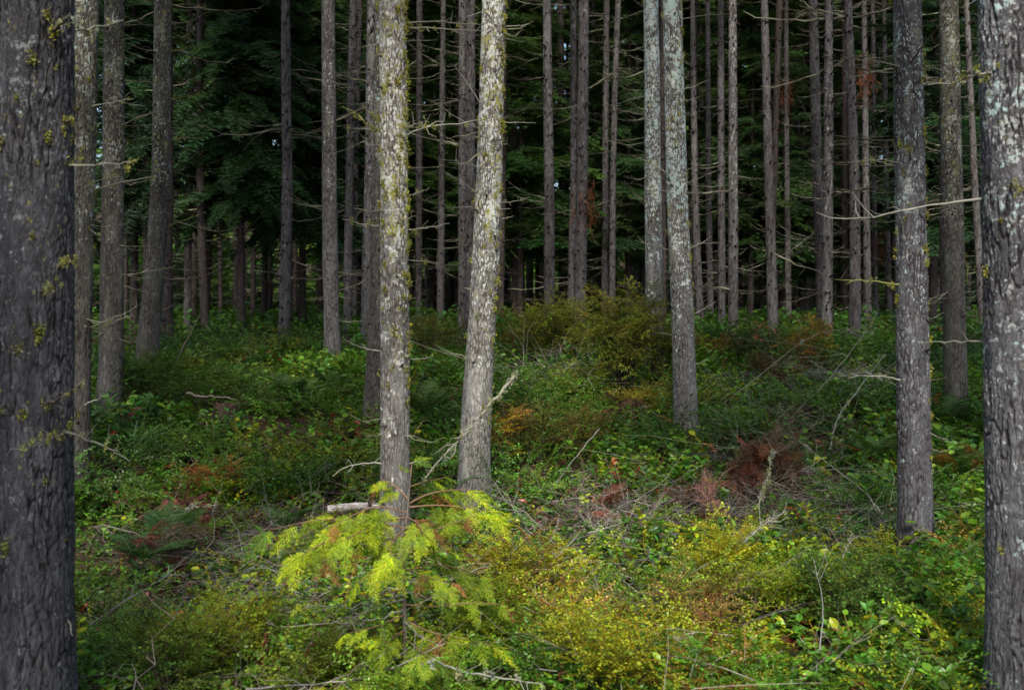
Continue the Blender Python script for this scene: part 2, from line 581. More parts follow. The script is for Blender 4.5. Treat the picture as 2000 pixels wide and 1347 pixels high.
# ------------------------------------------------------------------ dead branches
def dead_branch(q, L=1.0, rad=0.012, nside=5, sag=0.12, col=(0.17, 0.15, 0.12), lich=0.3, twigs=5, ns=5):
    """a dead branch along +X of length L with side twigs"""
    a = Acc()
    n = 9
    t = np.linspace(0, 1, n)
    y = np.cumsum(q.normal(size=n)) * 0.018 * L
    z = -sag * L * np.sin(t * PI * q.uniform(0.5, 1.0)) + q.uniform(-0.05, 0.25) * L * t + np.cumsum(q.normal(size=n)) * 0.012 * L
    P = np.stack([t * L, y - y[0], z - z[0]], 1)
    V, F = tube(P, rad * (1 - 0.8 * t), ns)
    c = np.array(col)
    cc = np.tile(c, (len(V), 1)) * q.uniform(0.7, 1.3, (len(V), 1))
    lm = q.uniform(size=(len(V), 1)) < lich
    cc = np.where(lm, np.array([0.30, 0.31, 0.20]), cc)
    a.add(V, F, cc)
    for _ in range(twigs):
        k = q.uniform(0.15, 0.95)
        p = np.array([np.interp(k, t, P[:, i]) for i in range(3)])
        l = L * q.uniform(0.08, 0.35) * (1.1 - k)+0.02
        d = norm(np.array([q.uniform(0.3, 1), q.choice([-1, 1]) * q.uniform(0.4, 1), q.uniform(-0.6, 0.5)]))
        m = p + d * l * 0.5 + q.normal(size=3) * l * 0.08
        tv, tf = tube([p, m, p + d * l + np.array([0, 0, -0.1 * l])], np.array([0.4, 0.28, 0.12]) * rad, 3)
        a.add(tv, tf, c * q.uniform(0.7, 1.4))
    return a

BR_FAR, BR_MID = [], []
qb = np.random.default_rng(5)
for k in range(12):
    BR_MID.append(dead_branch(qb, 1.0, 0.011, twigs=7, lich=0.3, col=(0.13, 0.118, 0.088)).mesh('branch', M_TWIG))
    BR_FAR.append(dead_branch(qb, 1.0, 0.013, twigs=5, lich=0.12, col=(0.085, 0.073, 0.055), ns=3).mesh('branch', M_TWIG))

def rotz_mat(v):
    """euler for an object whose +X points along v"""
    yaw = math.atan2(v[1], v[0])
    pit = -math.atan2(v[2], math.hypot(v[0], v[1]))
    return (0, pit, yaw)

# ------------------------------------------------------------------ conifer foliage
def make_bough(q, L=1.0, spacing=0.05, tw=0.42, wid=0.012, droop=0.25, sub=4):
    t = np.arange(0.10, 1.0, spacing / L)
    mx = np.stack([t * L, 0 * t, -droop * L * t ** 1.8 + 0.05 * L * t], 1)
    P0, P1 = [], []
    for sgn in (-1, 1):
        tt = np.clip(t + q.uniform(-0.02, 0.02, len(t)), 0, 1)
        l = tw * L * (np.minimum(1, (1 - tt) * 1.5) * 0.9 + 0.14) * q.uniform(0.6, 1.15, len(t))
        ang = np.radians(q.uniform(42, 66, len(t)))
        d = np.stack([np.cos(ang), sgn * np.sin(ang), q.uniform(-0.55, 0.05, len(t))], 1)
        e = mx + d * l[:, None]
        P0.append(mx); P1.append(e)
        for k in range(sub):
            f = (k + 0.7) / (sub + 0.4)
            b = mx + (e - mx) * f
            for s2 in (-1, 1):
                a2 = ang * sgn + s2 * np.radians(q.uniform(35, 60, len(t)))
                d2 = np.stack([np.cos(a2), np.sin(a2), q.uniform(-0.6, 0.1, len(t))], 1)
                P0.append(b); P1.append(b + d2 * (l * (1.05 - f) * 0.55 + 0.02 * L)[:, None])
    P0 = np.concatenate(P0); P1 = np.concatenate(P1)
    V, F = strips(P0, P1, wid, 0.3, r=q)
    c = np.repeat(q.uniform(0.65, 1.35, (len(P0), 1)), 4, 0) * np.ones(3)
    mid = np.linspace(0, 1, 5)
    tv, tf = tube(np.stack([mid * L, 0 * mid, -droop * L * mid ** 1.8 + 0.05 * L * mid], 1), 0.012 * (1 - 0.8 * mid), 3)
    V = np.concatenate([V, tv]); F = [F, tf + len(P0) * 4]
    c = np.concatenate([c, np.tile([[0.9, 0.45, 0.5]], (len(tv), 1))])
    return V, F, c

qf = np.random.default_rng(21)
BOUGH = [make_bough(qf, 1.0, 0.050, 0.42, 0.0088, qf.uniform(0.15, 0.45), 4) for _ in range(5)]
BOUGH_HANG = [make_bough(qf, 1.0, 0.036, 0.30, 0.0085, qf.uniform(0.45, 0.85), 4) for _ in range(4)]
BOUGH_LO = [make_bough(qf, 1.0, 0.11, 0.5, 0.030, qf.uniform(0.15, 0.4), 1) for _ in range(4)]

def crown_add(a, q, base, H, R, nb, col, boughs, lowfull=0.85, power=0.8):
    h = q.uniform(0, 1, nb) ** 1.15
    rad = R * np.minimum(1, lowfull + h) * (1 - h) ** power + 0.12 * R
    L = rad * q.uniform(0.55, 1.15, nb)
    az = q.uniform(0, 2 * PI, nb)
    up = q.uniform(-0.25, 0.2, nb) + 0.35 * h
    d = np.stack([np.cos(az), np.sin(az), up], 1)
    R3 = frames(d, np.tile([0, 0, 1.0], (nb, 1)) + q.normal(size=(nb, 3)) * 0.2)
    T = np.asarray(base)[None] + np.stack([0 * h, 0 * h, h * H], 1)
    C = np.array(col)[None] * q.uniform(0.55, 1.45, (nb, 1)) * (1 + q.normal(size=(nb, 3)) * 0.10)
    w = q.integers(0, len(boughs), nb)
    for k in range(len(boughs)):
        m = w == k
        if m.any():
            inst(a, boughs[k], R3[m], T[m], L[m], C[m])

GREEN = (0.040, 0.075, 0.026)
CROWN_HI = []
for k in range(4):
    a = Acc()
    crown_add(a, qf, (0, 0, 0), 9.0, 1.9, 70, GREEN, BOUGH_LO)
    CROWN_HI.append(a.mesh('crown', M_NEEDLE))
CROWN_BG = []
for k in range(4):
    a = Acc()
    crown_add(a, qf, (0, 0, 0), 9.0, 1.7, 120, (0.075, 0.145, 0.034), BOUGH)
    CROWN_BG.append(a.mesh('crown', M_NEEDLE))

# ------------------------------------------------------------------ the traced trees
# trace: (px,py) centre line from the top down; w0,w1: width in px at the top and at the base; D: distance
STAND = 'trunks of the conifer stand'
TREES = [
 # id, trace, w0, w1, D, bark, detail, crown(z,scale), label
 ('a1', [(77,0),(72,350),(69,700),(66,1000),(62,1400)], 130,150, 4.0,'dark',3,(4.9,0.85),'massive dark fissured trunk with moss tufts at the left edge of the wood'),
 ('a2', [(163,0),(155,350),(150,600),(142,950)], 50,58, 8.7,'olive',2,(7.5,0.9),'olive crusted grey trunk half hidden directly behind the massive dark left trunk'),
 ('a3', [(223,0),(221,350),(219,500),(217,700),(214,790)], 37,46, 11.0,'olive',2,(8,0.9),'straight grey trunk with bare side branches just right of the olive crusted one'),
 ('a4', [(320,0),(316,350),(304,520),(292,650),(286,710)], 30,42, 12.6,'olive',2,(8,0.9),'curved grey trunk sweeping left towards its foot, mid left of the wood'),
 ('a5', [(329,0),(328,350),(327,480),(328,700)], 17,22, 16.0,'black',1,(8,1),'dark brown trunk close behind the curved grey trunk'),
 ('a6', [(372,0),(371,350),(367,520),(365,670)], 12,14, 20.0,'plain',1,(8,1),'slim straight trunk with many thin dead side branches right of the curved trunk'),
 ('a7', [(388,0),(390,350),(395,500),(402,665)], 12,17, 19.0,'black',1,(9,1),'dim trunk just behind the slim straight one with thin dead side branches'),
 ('a8', [(440,0),(434,150),(418,350),(408,480),(400,650)], 9,15, 20.5,'black',1,(5.0,1.1),'leaning black trunk under drooping dark cedar foliage'),
 ('a9', [(431,0),(430,350),(431,640)], 7,9, 30.0,'black',0,(8,1),'thin far grey trunk just right of the leaning black one'),
 ('a10', [(459,0),(460,430),(460,640)], 6,8, 32.0,'black',0,(8,1),'thinnest far trunk below the drooping cedar foliage, left of a slightly thicker pale one'),
 ('a11', [(470,0),(470,430),(471,640)], 9,11, 29.0,'black',0,(8,1),'far pale trunk below the drooping cedar, left of a gap in the wood'),
 ('a12', [(497,0),(496,430),(494,640)], 9,11, 28.0,'black',0,(8,1),'far dark trunk standing midway between the leaning black trunk and the reddish straight one'),
 ('a13', [(519,0),(518,430),(516,670)], 10,12, 24.0,'black',0,(9,1),'black far trunk just left of the reddish straight trunk'),
 ('b1', [(556,0),(561,350),(558,520),(554,710)], 17,23, 16.0,'plain',1,(8.5,0.9),'straight reddish grey trunk standing alone before the dark drooping cedar'),
 ('b1f', [(577,0),(577,250),(577,640)], 8,10, 30.0,'black',0,(9,1),'dim far trunk close to the right of the reddish straight trunk'),
 ('b2', [(643,0),(644,350),(646,520),(650,715)], 26,32, 13.8,'spot',2,(8.5,0.9),'clean straight grey trunk with few branches left of the mossy middle trunk'),
 ('b3', [(691,0),(683,350),(680,520),(679,680)], 14,18, 18.5,'plain',1,(9,0.9),'knotty brown trunk between the clean grey one and the lichen flecked one'),
 ('b4', [(701,0),(693,350),(690,520),(690,665)], 11,14, 22.0,'plain',1,(9,1),'slim brown trunk tucked behind the right side of the knotty brown trunk'),
 ('b5', [(725,0),(721,350),(717,520),(715,700)], 17,22, 16.0,'spot',1,(9,0.9),'knotty grey trunk with pale flecks just left of the mossy middle trunk'),
 ('b6', [(752,0),(748,350),(745,520),(738,700),(731,815)], 38,44, 10.6,'olive',2,(8.5,0.8),'plain grey trunk leaning out from behind the mossy middle trunk at its left'),
 ('b7', [(765,0),(768,350),(771,700),(771,1000),(768,1110)], 52,60, 7.0,'mossy',3,(9.5,0.75),'brightly lit middle trunk covered with yellow moss behind the bright cedar sapling'),
 ('b8', [(819,0),(818,350),(818,650)], 12,14, 24.0,'plain',1,(9,1),'slim trunk right of the mossy middle trunk, first of three thin ones'),
 ('b9', [(835,0),(835,350),(835,640)], 9,11, 30.0,'plain',0,(9,1),'thinnest of the three thin trunks right of the mossy middle trunk'),
 ('b10', [(865,0),(862,350),(860,625)], 10,15, 22.0,'plain',1,(9,1),'slim grey knotted trunk midway between mossy middle trunk and pale leaning trunk'),
 ('b11', [(888,0),(887,350),(887,620)], 7,8, 34.0,'black',0,(9,1),'very thin far trunk left of the stout brown trunk behind the pale leaning one'),
 ('b12', [(905,0),(905,350),(904,650)], 17,20, 18.0,'plain',1,(9,0.9),'brown trunk at left of a close pair, both behind the pale leaning trunk'),
 ('b13', [(919,0),(919,350),(918,655)], 19,21, 17.0,'plain',1,(9,0.9),'brown trunk at right of a close pair, both behind the pale leaning trunk'),
 ('b14', [(965,0),(955,350),(949,500),(937,700),(928,850),(924,985)], 46,60, 8.3,'lichen',3,(9.5,0.75),'pale lichen covered trunk leaning right, beside the mossy middle trunk'),
 ('b15', [(983,0),(984,200),(979,480),(976,650)], 11,15, 22.0,'black',1,(9,1),'dark trunk peeping out at the right of the pale leaning trunk'),
 ('c1', [(1019,0),(1019,350),(1021,630)], 8,10, 30.0,'black',0,(8,1),'thin far trunk right of the pale leaning one, left of its near twin'),
 ('c2', [(1036,0),(1037,350),(1038,630)], 7,9, 32.0,'black',0,(8,1),'thin far trunk between the pale leaning one and the evenly round trunk'),
 ('c3', [(1068,0),(1072,350),(1073,520),(1074,640)], 16,23, 17.0,'plain',1,(9,0.9),'evenly round brown trunk with dark knots standing free right of the pale leaning trunk'),
 ('c4', [(1120,0),(1120,350),(1114,640)], 12,14, 21.0,'plain',1,(9,1),'brown trunk at left of a touching pair in the middle distance'),
 ('c5', [(1141,0),(1137,350),(1132,640)], 20,26, 15.8,'plain',1,(9,0.9),'thicker brown trunk at right of a touching pair in the middle distance'),
 ('c6', [(1158,0),(1158,350),(1159,620)], 9,11, 28.0,'plain',0,(9,1),'thin trunk close at the right of the touching pair'),
 ('c7', [(1184,0),(1182,350),(1181,620)], 12,13, 24.0,'plain',1,(9,1),'left one of two slim trunks that cross near the picture middle'),
 ('c8', [(1207,0),(1200,200),(1197,350),(1195,620)], 11,13, 23.0,'plain',1,(9,1),'right one of two slim trunks that cross near the picture middle, leaning right'),
 ('c9', [(1246,0),(1243,200),(1240,350),(1234,610)], 9,11, 28.0,'plain',0,(9,1),'thin leaning far trunk left of the pale twin trunks'),
 ('c10', [(1271,0),(1275,350),(1277,520),(1280,760)], 29,35, 13.2,'blue',2,(9,0.8),'left one of the pale twin trunks, ringed with blue white lichen'),
 ('c11', [(1293,0),(1294,350),(1296,660)], 12,13, 22.0,'black',1,(9,1),'dark trunk seen through the gap between the pale twin trunks'),
 ('c12', [(1314,0),(1322,350),(1328,500),(1334,640),(1338,760),(1340,875)], 37,46, 10.0,'blue',3,(9,0.8),'right one of the pale twin trunks, blotched with blue white lichen'),
 ('c13', [(1353,0),(1357,350),(1362,500),(1368,640)], 10,16, 20.0,'plain',1,(9,1),'knotty trunk just right of the pale twin trunks, curving a little'),
 ('c14', [(1384,0),(1385,350),(1388,640)], 10,13, 23.0,'plain',1,(9,1),'slim trunk second to the right of the pale twin trunks'),
 ('c15', [(1406,0),(1408,350),(1410,655)], 12,15, 19.5,'plain',1,(9,1),'knotty slim trunk third to the right of the pale twin trunks'),
 ('c16', [(1431,0),(1432,350),(1432,690)], 15,21, 16.5,'spot',1,(9,0.9),'grey knotted trunk with a clean outline, fourth to the right of the pale twins'),
 ('c17', [(1443,0),(1444,350),(1446,640)], 7,9, 29.0,'black',0,(9,1),'thin trunk tucked against the right side of the grey knotted one'),
 ('c18', [(1466,0),(1467,350),(1468,640)], 7,9, 31.0,'black',0,(9,1),'faint thin trunk left of the smooth leaning brown trunk, nearer the knotted grey one'),
 ('c19', [(1483,0),(1485,350),(1487,640)], 8,10, 29.0,'plain',0,(9,1),'thin trunk immediately left of the smooth leaning brown trunk'),
 ('c20', [(1494,0),(1502,350),(1507,520),(1511,670)], 14,22, 16.5,'plain',1,(9,0.9),'smooth brown trunk leaning left at the top, behind the golden shrub'),
 ('d1', [(1535,0),(1537,350),(1540,620)], 9,12, 25.0,'plain',1,(9,1),'thin trunk with a rusty dead needle clump near its top'),
 ('d2', [(1560,0),(1561,350),(1563,620)], 7,9, 30.0,'plain',0,(9,1),'thin far trunk left of the knotty trunk and its pale flecked neighbour'),
 ('d3', [(1587,0),(1596,350),(1603,520),(1607,660)], 17,22, 17.0,'plain',1,(9,0.9),'knotty leaning trunk touching its pale flecked neighbour'),
 ('d4', [(1619,0),(1618,350),(1616,520),(1614,710)], 15,23, 15.5,'spot',1,(9,0.9),'trunk with pale flecks touching the knotty leaning one'),
 ('d5', [(1650,0),(1650,350),(1650,640)], 10,12, 25.0,'black',0,(9,1),'dark thin trunk behind the left side of the curved knotty trunk at right'),
 ('d6', [(1656,0),(1664,200),(1669,350),(1670,520),(1669,690)], 16,24, 15.5,'plain',1,(9,0.9),'curved knotty trunk left of the mossy blue lichen trunk'),
 ('d7', [(1690,0),(1692,350),(1696,660)], 10,15, 20.0,'plain',1,(9,1),'slim trunk with a rusty clump, right of the curved knotty one'),
 ('d8', [(1707,0),(1708,350),(1711,660)], 8,10, 24.0,'plain',1,(9,1),'thin trunk touching the right side of the slim one with the rusty clump'),
 ('d9', [(1727,0),(1731,350),(1737,650)], 8,13, 24.0,'plain',1,(9,1),'thin trunk just left of the mossy blue lichen trunk at right'),
 ('d10', [(1770,0),(1776,350),(1782,700),(1785,850),(1788,1000),(1788,1095)], 53,66, 7.0,'cool',3,(6.6,1.0),'grey trunk spotted with blue lichen and moss, carrying bare mossy branches at right'),
 ('d11', [(1840,0),(1842,350),(1846,680)], 16,18, 18.0,'black',1,(8,1),'dark trunk hidden behind the left side of the fine grey trunk at right'),
 ('d12', [(1857,0),(1862,350),(1866,700),(1867,790)], 36,43, 11.0,'olive',2,(8,0.9),'fine grained grey trunk between the blue lichen trunk and the huge right edge trunk'),
 ('d13', [(1892,0),(1905,350),(1920,640)], 10,16, 19.0,'plain',1,(8,1),'thin leaning trunk just left of the huge right edge trunk'),
 ('d14', [(1928,0),(1926,350),(1928,640)], 12,14, 21.0,'black',0,(8,1),'black trunk grazing the left side of the huge right edge trunk'),
 ('d15', [(1985,0),(1992,350),(1997,700),(1998,1000),(2001,1420)], 124,140, 4.1,'cool',3,(4.9,0.9),'huge blue grey flaky trunk cut off by the right edge of the picture'),
]

TR = {}
for ti, (tid, trace, w0, w1, D, bark, det, (cz, cs), label) in enumerate(TREES):
    q = np.random.default_rng(1000 + ti)
    W = [at(px, py, D) for px, py in trace]
    base_x = W[-1][0]
    g = gzs(base_x, D)
    pts = sorted([tuple(w) for w in W], key=lambda p: p[2])
    zz = np.array([p[2] for p in pts]); xx = np.array([p[0] for p in pts])
    ztop = zz[-1]
    # foot continues to the ground, top continues with a softened lean
    sl0 = (xx[1] - xx[0]) / (zz[1] - zz[0])
    zf = g - 0.12
    if zz[0] > zf:
        xx = np.concatenate([[xx[0] + (zf - zz[0]) * sl0 * 0.6], xx]); zz = np.concatenate([[zf], zz])
    else:
        keep = zz > zf
        x_at = np.interp(zf, zz, xx)
        xx = np.concatenate([[x_at], xx[keep]]); zz = np.concatenate([[zf], zz[keep]])
    sl1 = (xx[-1] - xx[-2]) / (zz[-1] - zz[-2])
    Htop = g + 17.0
    rt = w0 / 2 * D / FPX; rb = w1 / 2 * D / FPX
    zz = np.concatenate([zz, [ztop + 3, Htop]]); xx = np.concatenate([xx, [xx[-1] + 3 * sl1 * 0.7, xx[-1] + 3 * sl1 * 0.7 + (Htop - ztop - 3) * sl1 * 0.2]])
    lean_y = q.normal() * 0.01
    bx, by = np.interp(g, zz, xx), D
    P = np.stack([xx - bx, lean_y * (zz - g), zz - g], 1)
    Rr = np.where(zz <= ztop, rb + (rt - rb) * np.clip((zz - g) / (ztop - g), 0, 1), 0)
    Rr = np.where(zz > ztop, rt * np.clip(1 - 0.9 * (zz - ztop) / (Htop - ztop), 0.08, 1), Rr)
    root = empty('conifer_tree', (bx, by, g), label, 'tree', STAND)
    root.rotation_euler = (0, 0, 0)
    vis = ztop - g + 0.6
    if det == 3:
        big = D < 5
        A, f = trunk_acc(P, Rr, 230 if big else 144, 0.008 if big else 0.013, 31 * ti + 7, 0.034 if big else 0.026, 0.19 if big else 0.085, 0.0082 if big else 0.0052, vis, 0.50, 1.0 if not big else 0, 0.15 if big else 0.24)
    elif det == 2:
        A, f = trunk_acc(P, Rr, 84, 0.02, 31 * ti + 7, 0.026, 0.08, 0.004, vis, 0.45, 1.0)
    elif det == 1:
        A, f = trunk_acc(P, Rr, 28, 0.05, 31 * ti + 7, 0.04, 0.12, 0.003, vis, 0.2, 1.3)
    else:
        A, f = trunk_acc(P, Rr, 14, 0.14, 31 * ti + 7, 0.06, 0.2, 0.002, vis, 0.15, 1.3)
    link('trunk', A.mesh('trunk', M_BARK[bark], True), root)
    TR[tid] = dict(root=root, f=f, D=D, g=g, bx=bx, vis=vis, q=q, P=P)
    # crown
    cm = (CROWN_HI if D < 24 else CROWN_BG)[ti % 4]
    cb = link('crown', cm, root, (float(np.interp(cz, P[:, 2], P[:, 0])), float(lean_y * cz), cz))
    sc = (16.6 - cz) / 9.0
    cs = cs if (D < 9 or bx < -3.6) else cs * 0.52
    cb.scale = (cs, cs, sc)
    cb.rotation_euler = (0, 0, q.uniform(0, 6.28))
    # dead side branches
    nbr = {3: 6, 2: 24, 1: 36, 0: 16}[det]
    if tid in ('b1', 'b2', 'c3', 'c5', 'c16', 'c20'): nbr = 14
    if tid in ('a3', 'a4'): nbr = 34
    if tid in ('a1', 'd15'): nbr = 0
    for k in range(nbr):
        if k % 4 == 0: zw = q.uniform(0.7, vis)
        z = min(vis, zw + q.normal() * 0.05)
        cx, cy, r = f(z)
        az = q.uniform(0, 2 * PI)
        if q.uniform() < 0.6: az = q.choice([0, PI]) + q.normal() * 0.5
        dr = np.array([math.cos(az), math.sin(az), q.normal() * 0.18 + 0.05])
        o = link('branch', (BR_MID if det >= 2 else BR_FAR)[q.integers(0, 12)], root, (cx + math.cos(az) * r * 0.8, cy + math.sin(az) * r * 0.8, z))
        o.rotation_euler = rotz_mat(dr)
        L = q.uniform(0.15, 0.6) if det >= 2 else min(1.5, 0.22 + q.exponential(0.38))
        if det == 3: L *= 0.5
        o.scale = (L, L, L)
        th_ = 0.5 if det >= 2 else 0.6
        o.scale = (L, max(L, th_), max(L, th_) if L < 0.3 else L)
    # moss beards on the bark
    nm = {'b7': 260, 'b14': 130, 'a1': 60, 'd10': 70, 'd15': 22, 'c12': 45, 'c10': 14, 'a2': 35}.get(tid, 0)
    if nm:
        spots = []
        for k in range(nm):
            z = vis * q.uniform(0.08, 1) ** (0.75 if tid != 'b7' else 0.55)
            az = q.uniform(0, 2 * PI)
            if tid in ('b7', 'd10', 'c12', 'b14') and q.uniform() < 0.5:
                az = q.normal() * 0.45 - 0.3          # the right-hand side carries the longer beards
            cx, cy, r = f(z)
            nn = np.array([math.cos(az), math.sin(az), 0])
            spots.append((np.array([cx, cy, z]) + nn * r, nn))
        link('moss', moss_tufts(spots, {'a1': 0.020, 'd15': 0.018}.get(tid, 0.022), q, (0.30, 0.29, 0.05) if tid != 'a1' else (0.24, 0.24, 0.055)).mesh('moss', M_MOSS), root)

